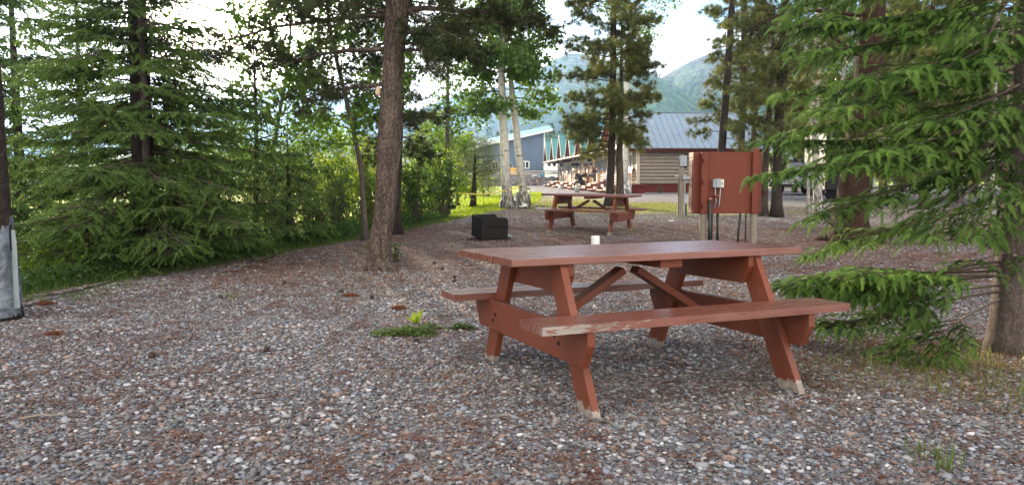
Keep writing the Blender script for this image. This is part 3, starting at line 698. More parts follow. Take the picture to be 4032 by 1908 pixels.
def blades(name, label, cat, P, h, wd, mt, seed, lean=.35):
    rng = np.random.default_rng(seed); P = np.asarray(P, float); n = len(P)
    TV = np.array([(-.5, 0, 0), (.5, 0, 0), (-.38, .10, .5), (.38, .10, .5), (0, .38, 1)], float); TF = [np.array([(0, 1, 3, 2)]), np.array([(2, 3, 4)])]
    th = rng.uniform(0, 6.283, n); hh = np.asarray(h) * rng.uniform(.5, 1.2, n); ww = np.asarray(wd) * rng.uniform(.7, 1.3, n); ln = rng.uniform(.1, 1.0, n) * lean * 2.5
    X = np.stack([np.cos(th), np.sin(th), 0 * th], 1); Yv = np.stack([-np.sin(th), np.cos(th), 0 * th], 1)
    V = P[:, None, :] + TV[None, :, 0, None] * ww[:, None, None] * X[:, None, :] + TV[None, :, 1, None] * (ln * hh)[:, None, None] * Yv[:, None, :]
    V[:, :, 2] += TV[None, :, 2] * hh[:, None]
    mb = MB(); tint = np.repeat(np.clip(rng.normal(.5, .22, n), 0, 1)[:, None], 5, 1) + np.array([-.15, -.15, 0, 0, .1])[None]
    mb.add(V.reshape(-1, 3), (TF[0][None] + (np.arange(n) * 5)[:, None, None]).reshape(-1, 4), np.clip(tint, 0, 1).ravel())
    mb.f.append((TF[1][None] + (np.arange(n) * 5)[:, None, None]).reshape(-1, 3).astype(np.int32)); mb.m.append(np.zeros(n, np.int32))
    o = mb.build(name, mt); tag(o, label, cat, kind='stuff'); return o
def onground(x, y, dz=-.005): return np.stack([x, y, gz(x, y) + dz], 1)

# ------------------------------------------------------------------ picnic tables
def picnic(root):
    H, L, Wd, hb, ob, wb, ff, lo = .76, 1.83, .85, .475, .795, .27, .765, .619
    th = .04; a = L / 2; bw = (Wd - .009 * 5) / 6; rng = np.random.default_rng(1)
    for i in range(6):
        y0 = -Wd / 2 + i * (bw + .009); mb = MB(); e = rng.uniform(-.004, .004)
        mb.bx(-a + e, a + e, y0, y0 + bw, H - th, H, tint=.0); mb.build('top_board', M['redtop'], root, bevel=.004)
    for s in (-1, 1):
        for k in range(2):
            pw = (wb - .010) / 2; y0 = s * ob - (0 if s > 0 else 0); yo = s * (ob - k * (pw + .010)); yi = yo - s * pw
            mb = MB(); x0, x1 = -a, a
            n = 24; xs = np.linspace(x0, x1, n + 1)      # chipped front edge: wear weight along outer edge
            V = []; T = []
            for x in xs:
                for (yy, zz) in ((yo, hb - th), (yi, hb - th), (yi, hb), (yo, hb)):
                    V.append((x, yy, zz)); T.append((.95 * max(0, 1 - (x + a) / 1.5) + .25) * (1 if (yy == yo and k == 0) else .15) if s < 0 else .1)
            Fq = []
            for i in range(n):
                for j in range(4): Fq.append((i * 4 + j, i * 4 + (j + 1) % 4, (i + 1) * 4 + (j + 1) % 4, (i + 1) * 4 + j))
            Fq += [(0, 3, 2, 1), (n * 4, n * 4 + 1, n * 4 + 2, n * 4 + 3)]
            mb.add(V, Fq, np.array(T)); mb.build('bench_board', M['redtop'], root, recalc=True)
    lt = .042
    for sx in (-1, 1):
        xl = sx * lo; r = norm((0, .765 - .335, -(H - th)))
        for sy in (-1, 1):
            top = np.array([xl, sy * .31, H - th]); foot = np.array([xl, sy * (ff - .07), 0.])
            wl = .15; mb = MB(); d = (foot - top)
            poly = [(sy * (.31 - .07), H - th), (sy * (.31 + .09), H - th), (sy * (ff + .005), 0), (sy * (ff - .155), 0)]
            mb.prism([(p[0], p[1]) for p in poly], 0, xl - lt / 2 - .0, xl + lt / 2)
            mb.build('leg', M['red'], root, bevel=.004, recalc=True)
        # bench support (outer face), cleat (inner face)
        xo0, xo1 = (xl + sx * lt / 2 + sx * .001, xl + sx * (lt / 2 + .042))
        zb = hb - th; c = .10
        poly = [(-ob + .01, zb), (ob - .01, zb), (ob - .01, zb - .07), (ob - .075, zb - .185), (-ob + .075, zb - .185), (-ob + .01, zb - .07)]
        MB().prism(poly, 0, min(xo0, xo1), max(xo0, xo1)).build('bench_support', M['redend'], root, bevel=.004, recalc=True)
        xi0, xi1 = (xl - sx * (lt / 2 + .001), xl - sx * (lt / 2 + .043)); zt = H - th - .001
        poly = [(-.40, zt), (.40, zt), (.40, zt - .06), (.34, zt - .16), (-.34, zt - .16), (-.40, zt - .06)]
        MB().prism(poly, 0, min(xi0, xi1), max(xi0, xi1)).build('top_cleat', M['redend'], root, bevel=.004, recalc=True)
        mb = MB(); mb.beam((sx * .045, 0, H - th - .085), (sx * (lo - .03), 0, hb - th - .13), .09, .042, up=(0, 0, 1)); mb.build('brace', M['redend'], root, bevel=.003)
        for (yy, zz) in ((-.47, .33), (-.42, .36), (.43, .35), (.47, .31)):
            R = np.array([[0, 0, 1], [0, 1, 0], [-1, 0, 0]]); q = MB(); q.lathe([(0.0, .008), (.009, .006), (.011, 0)], 8)
            V = q.v[0] @ R.T * (sx) + np.array([xo1, yy, zz]); MB().add(V, q.f[0]).build('bolt', M['black'], root)
    MB().bx(-.02, .12, -.38, .38, H - th - .046, H - th - .001).build('centre_cleat', M['redend'], root, bevel=.003)

t1 = empty('picnic_table', (.695, 4.515, -.004), .385, 'large red picnic table in the foreground with peeling bench edge and chipped feet', 'picnic table', 'red wooden picnic tables')
t1.rotation_euler = (-.027, 0, .385); picnic(t1)
t2 = dup(t1, (1.583, 15.45, gzf(1.583, 15.45)), -.442, 'red picnic table beside the black steel fire pit, beyond the nearest table')
t2.rotation_euler = (0, .015, -.442)
t3p = W(2092, 735, 72); t3 = dup(t1, (t3p[0], 72, gzf(t3p[0], 72)), .12, 'small weathered picnic table on the lawn by the rock wall'); t3.rotation_euler = (0, 0, .12)

# ------------------------------------------------------------------ fire pit
fp = G(1905, 948); d_ = fp[1]
root = empty('fire_pit', (W(1925, 900, d_)[0], d_ + .28, gzf(fp[0], d_ + .28)), rad(20), 'black steel fire ring box with raised sides and a hinged grate bar', 'fire pit')
def sheet(p0, p1, z0, z1, th, rc=0):
    """vertical plate from p0 to p1 (xy) with rounded upper far corner"""
    p0 = np.array(p0, float); p1 = np.array(p1, float); L = np.linalg.norm(p1 - p0); d = (p1 - p0) / L; nrm = np.array([-d[1], d[0]])
    poly = [(0, z0), (L, z0)]
    if rc: poly += [(L - rc + rc * math.cos(t), z1 - rc + rc * math.sin(t)) for t in np.linspace(0, math.pi / 2, 7)]
    else: poly += [(L, z1)]
    poly += [(0, z1)]; V = []
    for s in (-.5, .5):
        for u, z in poly: q = p0 + d * u + nrm * th * s; V.append((q[0], q[1], z))
    n = len(poly); return V, [tuple(range(n)), tuple(range(n, 2 * n))[::-1]] + [(i, i + n, (i + 1) % n + n, (i + 1) % n) for i in range(n)]
for nm, p0, p1, z1, rc in (('side_plate', (-.25, -.27), (.25, -.27), .43, .08), ('side_plate', (-.25, .27), (.25, .27), .43, .08), ('back_plate', (-.25, -.266), (-.25, .266), .43, 0), ('front_plate', (.20, -.266), (.20, .266), .20, 0)):
    mb = MB(); mb.add(*sheet(p0, p1, .05, z1, .008, rc)); mb.build(nm, M['black'], root, recalc=True)
MB().bx(-.245, .20, -.26, .26, .045, .053).build('floor_plate', M['black'], root)
MB().lathe([(.0, 0), (.22, 0), (.22, .045), (.0, .045)], 20).build('base', M['black'], root)
mb = MB()
for sy in (-1, 1): mb.tube([(-.15, sy * .28, .31), (-.07, sy * .295, .285), (.27, sy * .295, .283)], .010, 6)
mb.tube([(.27, -.295, .283), (.27, .295, .283)], .010, 6); mb.build('grate_bar', M['black'], root)
MB().bx(.25, .38, -.16, .12, .06, .075).bx(.36, .38, -.16, .12, .03, .09).build('drip_tray', M['metal'], root)
root.rotation_euler = (.07, 0, rad(22))
rng = np.random.default_rng(3); n = 70; th = rng.uniform(0, 6.28, n); rr = rng.uniform(.25, .5, n); fx, fy = root.location.x, root.location.y
mb = MB(); P = np.stack([fx + rr * np.cos(th), fy - .12 + rr * .7 * np.sin(th), 0 * th], 1); P[:, 2] = gz(P[:, 0], P[:, 1]) + .012
stamp(mb, OV, OF, P, frames(rng.normal(size=(n, 3)), rng), rng.uniform(.010, .028, n)); tag(mb.build('charcoal', M['black']), 'black charcoal lumps scattered under the fire pit', 'charcoal', kind='stuff')

# ------------------------------------------------------------------ service panel and pedestal
Yp = 11.45
def X_(px, Y): return (px - 2016) / F * Y / (CP - (-(700 - 954) / F) * SP) * 1.0
pl, pr_ = W(2771, 700, Yp), W(2975, 700, Yp); zb, zt_ = W(2870, 840, Yp)[2], W(2870, 598, Yp)[2]
px0 = pl[0]; wid = pr_[0] - pl[0]
root = empty('utility_stand', (px0, Yp, gzf(px0 + .4, Yp)), rad(3), 'red brown plywood utility panel on two posts with a grey outlet box', 'utility panel')
g0 = gzf(px0 + .4, Yp); zb -= g0; zt_ -= g0
for k, (x, top) in enumerate(((0, zt_ - .005), (wid, zt_ + .055))):
    mb = MB(); mb.tube([(x, 0, -.1), (x, 0, zb)], .049, 10, cap=True); mb.build('post', M['post'], root, smooth=False)
    mb = MB(); mb.bx(x - .051, x + .051, -.052, .046, zb - .01, top); mb.build('post_sleeve', M['panelred'], root, bevel=.012)
MB().bx(.052, wid - .052, .0, .018, zb, zt_).build('panel_board', M['panelred'], root, bevel=.003)
MB().bx(-.14, wid + .13, .055, .30, zb - .005, zt_ - .01).build('meter_cabinet', M['panelred'], root, bevel=.015)
MB().bx(-.145, -.05, .052, .305, zt_ - .085, zt_ - .003).build('cabinet_lid', M['panelred'], root, bevel=.01)
for zc in (.12, .5, .85):
    hz_p = zb + (zt_ - zb) * zc; MB().bx(-.054, -.02, -.058, -.0525, hz_p - .03, hz_p + .03).build('hinge', M['trimred'], root)
MB().bx(-.147, -.139, .10, .25, zb + .02, zt_ - .10).build('cabinet_door', M['panelred'], root, bevel=.003)
for fx_ in (.08, .35, .65, .92):
    for z_ in (zb + .03, zt_ - .03):
        q = MB().lathe([(0, .0), (.008, .0), (.008, .003), (0, .004)], 8); MB().add(q.v[0][:, [0, 2, 1]] * np.array([1, -1, 1]) + np.array([.052 + (wid - .104) * fx_, -.0005, z_]), q.f[0]).build('screw', M['trimred'], root)
MB().bx(.052 + (wid - .104) * .5 - .002, .052 + (wid - .104) * .5 + .002, -.0015, -.0005, zb + .01, zt_ - .01).build('seam', M['black'], root) if False else None
xb = (2818 - 2771) / (2975 - 2771) * wid; zo = W(2830, 722, Yp)[2] - g0
ob_ = MB().bx(xb - .05, xb + .0, -.075, .0, zo - .06, zo + .06).build('junction_box', M['grey'], root, bevel=.004)
MB().bx(xb - .012, xb + .058, -.092, -.002, zo - .062, zo + .07).build('outlet_cover', M['grey'], root, bevel=.006)
cb = MB().bx(xb + .06, xb + .115, -.05, -.001, zo - .06, zo + .06).build('switch_plate', M['cream'], root, bevel=.004)
MB().bx(xb + .082, xb + .092, -.062, -.05, zo - .012, zo + .012).build('switch', M['black'], cb)
MB().tube([(xb - .01, -.04, zo - .06), (xb - .008, -.03, zo - .16), (xb + .01, -.02, zo - .26), (xb - .012, .0, zo - .36)], .010, 8).build('conduit', M['grey'], root, smooth=True)
MB().tube([(xb + .068, -.04, zo - .06), (xb + .062, -.03, zo - .2), (xb + .058, -.02, zo - .3), (xb + .045, .002, zo - .36)], .010, 8).build('conduit', M['grey'], root, smooth=True)
xv = (2783 - 2771) / 204 * wid + .03; zv = W(2783, 790, Yp)[2] - g0
MB().tube([(xv, -.075, -.05), (xv + .008, -.075, zv)], .023, 10).build('water_hose', M['blackplastic'], root, smooth=True)
vb = MB().tube([(xv + .008, -.075, zv), (xv + .008, -.075, zv + .05)], .028, 10).build('valve', mat('rusty_brass', (.20, .09, .05), .5, .3), root, smooth=True)
MB().tube([(xv + .008, -.075, zv + .045), (xv + .03, -.08, zv + .06), (xv + .10, -.085, zv + .065)], .012, 8).build('spout', M['trimred'], vb, smooth=True)
MB().lathe([(0, .0), (.026, .0), (.026, .012), (0, .012)], 8, (xv + .1, -.085, zv + .072)).build('valve_handle', mat('red_handle', (.45, .05, .04), .4), vb)
for a, b, r in ((2803, 2816, .020), (2817, 2814, .018), (2840, 2840, .020), (2932, 2920, .017), (2955, 2953, .010)):
    xa = (a - 2771) / 204 * wid; xc = (b - 2771) / 204 * wid
    MB().tube([(xa, .12, zb + .05), (xa, .12, zb - .05), ((xa + xc) / 2, .11, zb * .6), (xc, .10, -.05)], r, 8).build('conduit', M['blackplastic'], root, smooth=True)
MB().tube([(wid - .09, .08, zb), (wid - .085, .06, zb * .5), (wid - .11, .05, -.02)], .004, 5).build('cable', M['black'], root)
MB().bx(wid + .135, wid + .20, .1, .16, W(0, 752, Yp)[2] - g0 - .05, W(0, 752, Yp)[2] - g0 + .0).build('side_bracket', M['trimred'], root)
MB().tube([(-.141, .16, W(0, 700, Yp)[2] - g0), (-.20, .16, W(0, 700, Yp)[2] - g0)], .012, 8).build('side_knob', M['cream'], root)

p = G(2679, 850); Y2 = p[1]; sc = Y2 / F
root = empty('service_post', (p[0], p[1], p[2] - .03), 0, 'grey wooden service post with an electrical box, left of the red panel', 'service post')
zz = lambda py: W(0, py, Y2)[2] - p[2] + .03
MB().prism([(-.065, 0), (.065, 0), (.065, zz(625)), (-.045, zz(622)), (-.065, zz(632))], 1, -.06, .06).build('post', M['post'], root, bevel=.006, recalc=True)
bxm = MB().bx(-.05, .13, -.10, .06, zz(655), zz(612)).build('meter_box', M['grey'], root, bevel=.01)
MB().bx(.066, .15, -.06, .05, zz(662), zz(605)).build('backing_plate', M['black'], root)
MB().bx(.02, .13, -.14, -.062, zz(706), zz(690)).build('outlet_box', M['grey'], root, bevel=.01)
MB().tube([(.09, -.08, zz(706)), (.085, -.08, zz(760)), (.09, -.08, 0)], .016, 8).build('conduit', M['grey'], root)
MB().tube([(.12, -.07, zz(800)), (.12, -.07, 0)], .03, 8).build('conduit', M['blackplastic'], root)
MB().bx(-.15, -.066, -.03, .03, zz(695), zz(690)).build('bracket', M['metal'], root)
MB().tube([(-.068, -.065, zz(705)), (-.07, -.065, 0)], .012, 6).build('cable', M['black'], root)
def pipecap(px, py, Y, r, top, label):
    x, y = W(px, 700, Y)[0], Y; g = gzf(x, y); zt = W(0, top, Y)[2] - g
    root = empty('pipe_stub', (x, y, g), 0, label, 'pipe stub', 'white capped pipe stubs')
    MB().lathe([(r * .92, -.1), (r * .92, zt * .55)], 24).build('pipe', M['white'], root, smooth=True)
    MB().lathe([(r * .92, zt * .5), (r * 1.04, zt * .5), (r * 1.04, zt * .96), (r * .98, zt), (0, zt)], 24).build('cap', M['white'], root, smooth=False)
pipecap(2347, 0, 11.0, .058, 929, 'white capped plastic pipe stub standing just behind the near picnic table')
pipecap(2645, 0, 18.4, .07, 867, 'low white pipe stub in the grass left of the grey service post')
pipecap(2778, 0, 43.5, .12, 738, 'white pipe stub by the red skirting of the near log cabin')

# ------------------------------------------------------------------ log cabins
TH = .061
def frameM(o): return o
def logwall(mb, x0, x1, y, z0, z1, out=-1, axis=0, pitch=.2):
    """row of half logs on plane; axis 0 runs along x at y, axis 1 runs along y at x"""
    n = int(round((z1 - z0) / pitch)); pr = []
    for k in range(n):
        for t in np.linspace(0, math.pi, 7)[:-1]: pr.append((.075 * math.sin(t), z0 + (k + .5 - .5 * math.cos(t)) * (z1 - z0) / n))
    pr.append((0, z1)); pr = np.array(pr); V = []
    for a in (x0, x1):
        for o_, z in pr: V.append((a, y + out * o_, z) if axis == 0 else (y + out * o_, a, z))
    m = len(pr); mb.add(V, np.array([(i, i + 1, m + i + 1, m + i) for i in range(m - 1)]))
def cabin(depth, width, label, loc, door=True, win_side=True, xd=-1.15, rw=None):
    root = empty('log_cabin', loc, TH, label, 'log cabin', 'log cabins in a row with steep teal roofs')
    fz, ez, rz = .50, 2.78, 4.92
    mb = MB(); logwall(mb, 0, depth, 0, fz, ez, -1, 0); logwall(mb, 0, depth, width, fz, ez, 1, 0); logwall(mb, 0, width, 0, fz, ez, -1, 1); logwall(mb, 0, width, depth, fz, ez, 1, 1)
    mb.build('wall', M['log'], root, recalc=True)
    MB().bx(.03, depth - .03, .03, width - .03, -.1, fz - .002).bx(xd, -.0, .02, width - .02, .0, fz - .06).build('skirting', M['skirt'], root)
    for (x, y) in ((0, 0), (0, width), (depth, 0), (depth, width)): MB().bx(x - .10, x + .10, y - .10, y + .10, fz - .02, ez + .02).build('corner_post', M['beige'], root, bevel=.01)
    # roof: ridge along x
    hw = width / 2; narrow = rw is not None; rw = rw or hw; sl = (rz - ez) / (rw + .05); oh = .16 if narrow else .38; xf, xb = xd - .15, depth + .3
    for s in (-1, 1):
        y0, z0 = hw + s * (rw + oh), ez - (oh - .05) * sl + .03; y1, z1 = hw, rz
        d = norm((0, y1 - y0, z1 - z0)); nn = np.array([0, -d[2] * s * -1, abs(d[1])]); nn = norm(np.array([0, s * abs(d[2]), abs(d[1])]))
        V = [(x, y, z) for x in (xf, xb) for (y, z) in ((y0, z0), (y1, z1), (y1 + 0, z1 + .06), (y0 + nn[1] * .05, z0 + nn[2] * .05))]
        mb = MB(); mb.add(V, [(0, 1, 2, 3), (4, 7, 6, 5), (0, 4, 5, 1), (1, 5, 6, 2), (2, 6, 7, 3), (3, 7, 4, 0)])
        x = xf + .02
        while x < xb:
            a = np.array([x, y0, z0]) + nn * .065; b = np.array([x, y1 + s * .02, z1]) + nn * .065; mb.beam(a, b, .035, .04, up=nn); x += .40
        mb.build('roof', M['roofpale'] if depth > 6.5 else M['roof'], root, recalc=True)
        a = np.array([xf - .03, y0, z0 - .02]); b = np.array([xf - .03, y1, z1 - .02]); mb = MB(); mb.beam(a, b, .05, .10, up=nn); mb.build('barge_board', M['beige'], root)
        MB().bx(xf, xb, y0 - .02 if s < 0 else y0 - .01, y0 + .01 if s < 0 else y0 + .02, z0 - .17, z0 + .0).build('fascia', M['trimred'], root)
        MB().bx(xf, xb, min(y0 + s * -.03, hw + s * rw), max(y0 + s * -.03, hw + s * rw), z0 - .10, z0 - .07).build('soffit', M['beige'], root)
    MB().bx(xf, xb, hw - .10, hw + .10, rz + .055, rz + .10).build('ridge_cap', M['roofpale'] if depth > 6.5 else M['roof'], root)
    for x in (xf + .05, depth + .08):
        MB().prism([(hw - rw - .1, ez - .1 * sl + .05), (hw + rw + .1, ez - .1 * sl + .05), (hw, rz - .12)], 0, x, x + .04).build('gable_board', M['trimred'], root, recalc=True)
    if narrow:
        for a_, b_ in ((-.12, hw - rw - oh - .01), (hw + rw + oh + .01, width + .12)): MB().bx(xf + .1, xb - .1, a_, b_, ez + .03, ez + .12).build('link_roof', M['roof'], root)
    MB().bx(xf + .02, xf + .16, -.05, width + .05, ez - .20, ez - .08).build('porch_beam', M['beige'], root)
    MB().bx(xf + .17, 0, -.2, width + .2, ez + .0, ez + .04).build('porch_ceiling', M['beige'], root)
    # front openings
    for y in (width * .25, width * .75):
        dr = MB().bx(-.11, -.08, y - .45, y + .45, fz + .02, fz + 2.0).build('door', M['beige'], root)
        MB().bx(-.125, -.112, y - .28, y + .28, fz + 1.05, fz + 1.75).build('door_window', M['glass'], dr)
    for y in (width * .5,):
        wn = MB().bx(-.12, -.078, y - .6, y + .6, fz + .85, fz + 1.85).build('window_frame', M['beige'], root)
        MB().bx(-.135, -.121, y - .53, y + .53, fz + .92, fz + 1.78).build('pane', M['glass'], wn)
    if win_side:
        wn = MB().bx(depth - 2.6, depth - 1.2, -.12, -.076, fz + 1.15, fz + 2.15).build('window_frame', M['beige'], root)
        MB().bx(depth - 2.52, depth - 1.28, -.135, -.121, fz + 1.23, fz + 2.07).build('pane', mat('dark_green_curtain_glass', (.015, .04, .032), .15), wn)
    # deck
    MB().bx(xd - .06, .0, 0, width, fz - .05, fz).build('deck', M['tread'], root)
    return root
C0 = np.array([7.50, 46.0, .30])
rdir = np.array([-.061, 1.0, 0]) / math.hypot(.061, 1); xdir = np.array([1., .061, 0]) / math.hypot(.061, 1)
near_cab = cabin(7.4, 6.2, 'nearest log cabin with a long pale metal roof facing the campsite', C0)
c1 = cabin(6.0, 6.1, 'log cabin second from the near end of the row', C0 + rdir * 6.25 + xdir * .55, xd=-1.7, rw=1.75)
ordn = ['third', 'fourth', 'fifth', 'sixth', 'seventh']
for k in range(5): dup(c1, C0 + rdir * 6.25 * (k + 2) + xdir * .55, TH, 'log cabin %s from the near end of the row' % ordn[k])
def steps_thing():
    root = empty('porch_steps', (0, 0, 0), TH, 'red sided porch steps', 'steps', 'porch steps along the cabin row')
    w_ = 1.5
    for y in (0, w_): MB().prism([(-1.25, -.08), (-.9, -.08), (.0, .38), (.0, .50), (-.25, .50), (-1.25, .05)], 1, y - .025, y + .025).build('stringer', M['stringer'], root, recalc=True)
    for k in range(3):
        x = -1.32 + k * .38; z = .14 + k * .145
        MB().bx(x, x + .42, -.06, w_ + .06, z, z + .045).build('tread', M['tread'], root); MB().bx(x + .40, x + .43, .03, w_ - .03, z + .046, z + .144).build('riser', M['tread'], root)
    return root
st0 = steps_thing(); k = 0
for s_, lb in ((-1.8, 'porch steps nearest the campsite, at the corner of the first cabin'), (1.6, 'second porch steps, where the plaid trousered person sits'), (6.6, 'third porch steps, beside the grey milk can'), (11.2, 'fourth porch steps from the near end'), (16, 'fifth porch steps, beside the umbrella stand'), (21.5, 'sixth porch steps from the near end'), (29, 'farthest porch steps in the row')):
    q = C0 + rdir * s_ + xdir * -1.22
    if k == 0: st0.location = q; st0['label'] = lb
    else: dup(st0, q, TH, lb)
    k += 1
# porch landing in front of the first cabin
MB_ = MB().bx(-1.2, 0, -2.1, -.02, .38, .50).bx(-1.15, -.05, -2.05, -.06, -.05, .375)
o = MB_.build('porch_landing', M['skirt'], bevel=.01); o.location = C0; o.rotation_euler = (0, 0, TH); tag(o, 'red porch landing at the near corner of the first cabin', 'landing')

# hanging baskets
hb0 = None
eave = lambda y: 6.30 - .061 * (y - 46)
for px, lb in ((2162, 'leftmost black hanging basket, against the white trailer'), (2182, 'second black hanging basket, against the white trailer'), (2207, 'black hanging basket at the far corner of the cabins'), (2255, 'left basket of the close pair hanging by the cabins'), (2270, 'right basket of the close pair hanging by the cabins'), (2318, 'black hanging basket above the standing man')):
    a = (px - 2016) / F; y = (6.30 + .061 * 46) / (a + .061)
    if hb0 is None:
        hb0 = empty('hanging_basket', (a * y, y, 0), 0, lb, 'hanging basket', 'black hanging baskets under the eaves')
        MB().lathe([(.12, 0), (.20, .26), (.215, .27), (.18, .27), (.0, .22)], 14).build('pot', M['black'], hb0, smooth=False)
        mb = MB()
        for t in (0, 2.1, 4.2): mb.tube([(.2 * math.cos(t), .2 * math.sin(t), .26), (0, 0, .62)], .008, 4)
        mb.build('wires', M['beige'], hb0); c = hb0
    else: c = dup(hb0, (0, 0, 0), 0, lb)
    c.location = (a * y, y, W(px, 654, y)[2] if y > 60 else 2.35)

# porch furniture
def chair_thing(label):
    root = empty('porch_chair', (0, 0, 0), 0, label, 'chair', 'varnished wooden porch chairs')
    MB().bx(-.28, .28, -.27, .27, .40, .45).build('seat', M['pine_wood'], root, bevel=.01)
    mb = MB(); 
    for k in range(5): mb.beam((.27, -.24 + k * .12, .42), (.42, -.24 + k * .12, 1.05), .09, .025, up=(1, 0, 0))
    mb.build('backrest', M['pine_wood'], root)
    for sy in (-1, 1):
        MB().bx(-.32, .36, sy * .31 - .05, sy * .31 + .05, .62, .66).build('armrest', M['pine_wood'], root)
        for x in (-.27, .28): MB().bx(x - .04, x + .04, sy * .30 - .04, sy * .30 + .04, 0, .62).build('leg', M['pine_wood'], root)
    return root
ch0 = chair_thing('varnished pine porch chair'); k = 0
for s_, xo, rz_, lb in ((1.0, -.55, 0, 'varnished chair at the corner of the nearest cabin, behind the birch'), (13.5, -.6, .1, 'wooden porch chair between the steps and the far wall'), (18.5, -.5, 0, 'wooden porch chair beside the wooden table'), (23, -.55, -.1, 'wooden porch chair, second from the far end'), (31, -.55, 0, 'farthest wooden porch chair in the row'), (9.0, -.5, 0, 'wooden chair behind the seated people')):
    q = C0 + rdir * s_ + xdir * xo; q = (q[0], q[1], C0[2] + .50)
    if k == 0: ch0.location = q; ch0.rotation_euler = (0, 0, TH + rz_); ch0['label'] = lb
    else: dup(ch0, q, TH + rz_, lb)
    k += 1
q = C0 + rdir * 1.0 + xdir * -.62
o = MB().box((0, 0, 0), (.03, .42, .34), None).build('white_board', M['whitepaint'], bevel=.005); o.location = (q[0] + .28, q[1], C0[2] + .50 + .85); o.rotation_euler = (0, .2, TH); tag(o, 'white cushion propped against the chair at the cabin corner', 'cushion')
q = C0 + rdir * 16.0 + xdir * -.7
root = empty('porch_table', (q[0], q[1], C0[2] + .5), TH, 'small wooden porch table between two chairs', 'table')
MB().bx(-.4, .4, -.5, .5, .68, .73).build('tabletop', M['pine_wood'], root, bevel=.01)
for x in (-.33, .33):
    for y in (-.43, .43): MB().bx(x - .035, x + .035, y - .035, y + .035, 0, .68).build('leg', M['pine_wood'], root)
# umbrella stand, milk can, porch bench
q = np.array(G(2206, 744)); q[1] = 60; q[0] = (2206 - 2016) / F * 60; q[2] = gzf(q[0], 60)
root = empty('umbrella_stand', q, 0, 'grey umbrella stand with a bare pole in front of the cabins', 'umbrella stand')
MB().lathe([(.0, 0), (.19, 0), (.18, .12), (.08, .26), (.04, .32), (.0, .32)], 16).build('base', M['grey'], root); MB().tube([(0, 0, .3), (0, 0, 1.05)], .025, 8).build('pole', M['metal'], root)
q = np.array([(2272 - 2016) / F * 46, 46, 0]); q[2] = gzf(q[0], 46)
root = empty('milk_can', q, 0, 'grey green metal milk can beside the porch steps', 'milk can')
MB().lathe([(.0, 0), (.14, 0), (.145, .34), (.09, .42), (.085, .47), (.105, .50), (.0, .51)], 18).build('body', mat('grey_green_metal', (.30, .33, .28), .45, .15), root, smooth=True)
for s in (-1, 1): MB().tube([(s * .14, 0, .28), (s * .19, 0, .33), (s * .14, 0, .38)], .012, 5).build('handle', M['metal'], root)

# ------------------------------------------------------------------ far yard: blue building, trailer, truck, fence, rock wall
D_ = 106.; zt = lambda py, d=D_: W(0, py, d)[2]
xL, xR = (1700 - 2016) / F * D_, (2143 - 2016) / F * D_; z0 = gzf(-3, D_) + .0
root = empty('blue_workshop', (xR, D_, z0), 0, 'blue sided workshop with a sloping teal mono-pitch roof and white windows', 'workshop')
hR, hL = zt(521) - z0, zt(521) - z0 - (zt(521) - zt(575)) * (443 / 229.)
Wd = xR - xL; xM = -(2143 - 1900) / F * D_; hM = zt(576) - z0
def sided():
    t = NT('blue_lap_siding'); tc_ = t.n('ShaderNodeTexCoord'); s_ = t.n('ShaderNodeSeparateXYZ'); t.link(tc_.outputs['Object'], s_.inputs[0])
    w_ = t.math('FRACT', t.math('MULTIPLY', s_.outputs[2], 4.5)); n = t.noise(t.co('Object'), 1.2, 4, .5)
    c = t.ramp(n, [(.3, (.062, .092, .155)), (.7, (.085, .118, .185))]); c = t.mix(t.ramp(w_, [(.0, .55), (.15, 0.)]), c, (.03, .045, .08))
    t.pbsdf(c, .6, t.bump(w_, .5, .03)); return t.m
M['bluesid'] = sided()
MB().prism([(xM, 0), (0, 0), (0, hR), (xM, hM)], 1, 0, 9).build('wall', M['bluesid'], root, recalc=True)
MB().prism([(xM - 6, 0), (xM - .01, 0), (xM - .01, hM - .9), (xM - 6, hM - 1.3)], 1, .6, 8).build('side_wing', mat('grey_siding', (.22, .21, .20), .8), root, recalc=True)
# roof slab tilting down left and toward viewer
sl_ = (hR - hM) / (-xM)
def roofslab(x0, x1, za, zb_, y0, y1, dz, th, m, nm):
    V = [(x0, y0, za), (x1, y0, zb_), (x1, y1, zb_ + dz), (x0, y1, za + dz)]; V = V + [(x, y, z + th) for x, y, z in V]
    MB().add(V, [(0, 3, 2, 1), (4, 5, 6, 7), (0, 1, 5, 4), (1, 2, 6, 5), (2, 3, 7, 6), (3, 0, 4, 7)]).build(nm, m, root, recalc=True)
roofslab(xM - 1.0, 1.1, hM + .02 - sl_ * 1.0, hR + .02 + sl_ * 1.1, -.7, 9.5, 1.25, .12, M['roof'], 'roof')
roofslab(xM - 6.3, xM - 1.02, hM - 1.28, hM - .85, -.2, 8.6, .9, .1, M['roofpale'], 'wing_roof')
mb = MB(); mb.beam((xM - 1.0, -.73, hM - sl_ + .06), (1.1, -.73, hR + sl_ * 1.1 + .06), .05, .24, up=(0, 0, 1)); mb.build('fascia', M['whitepaint'], root)
MB().bx(-.1, .05, -.06, .05, 0, hR).build('corner_trim', M['whitepaint'], root)
for a, b in ((2052, 2084), (1936, 1966)):
    x0, x1 = (a - 2143) / F * D_, (b - 2143) / F * D_; za, zb2 = zt(664) - z0, zt(634) - z0
    wn = MB().bx(x0, x1, -.07, .02, za, zb2).build('window_frame', M['whitepaint'], root); xm = (x0 + x1) / 2
    MB().bx(x0 + .12, xm - .06, -.10, -.072, za + .12, zb2 - .12).bx(xm + .06, x1 - .12, -.10, -.072, za + .12, zb2 - .12).build('pane', M['glass'], wn)
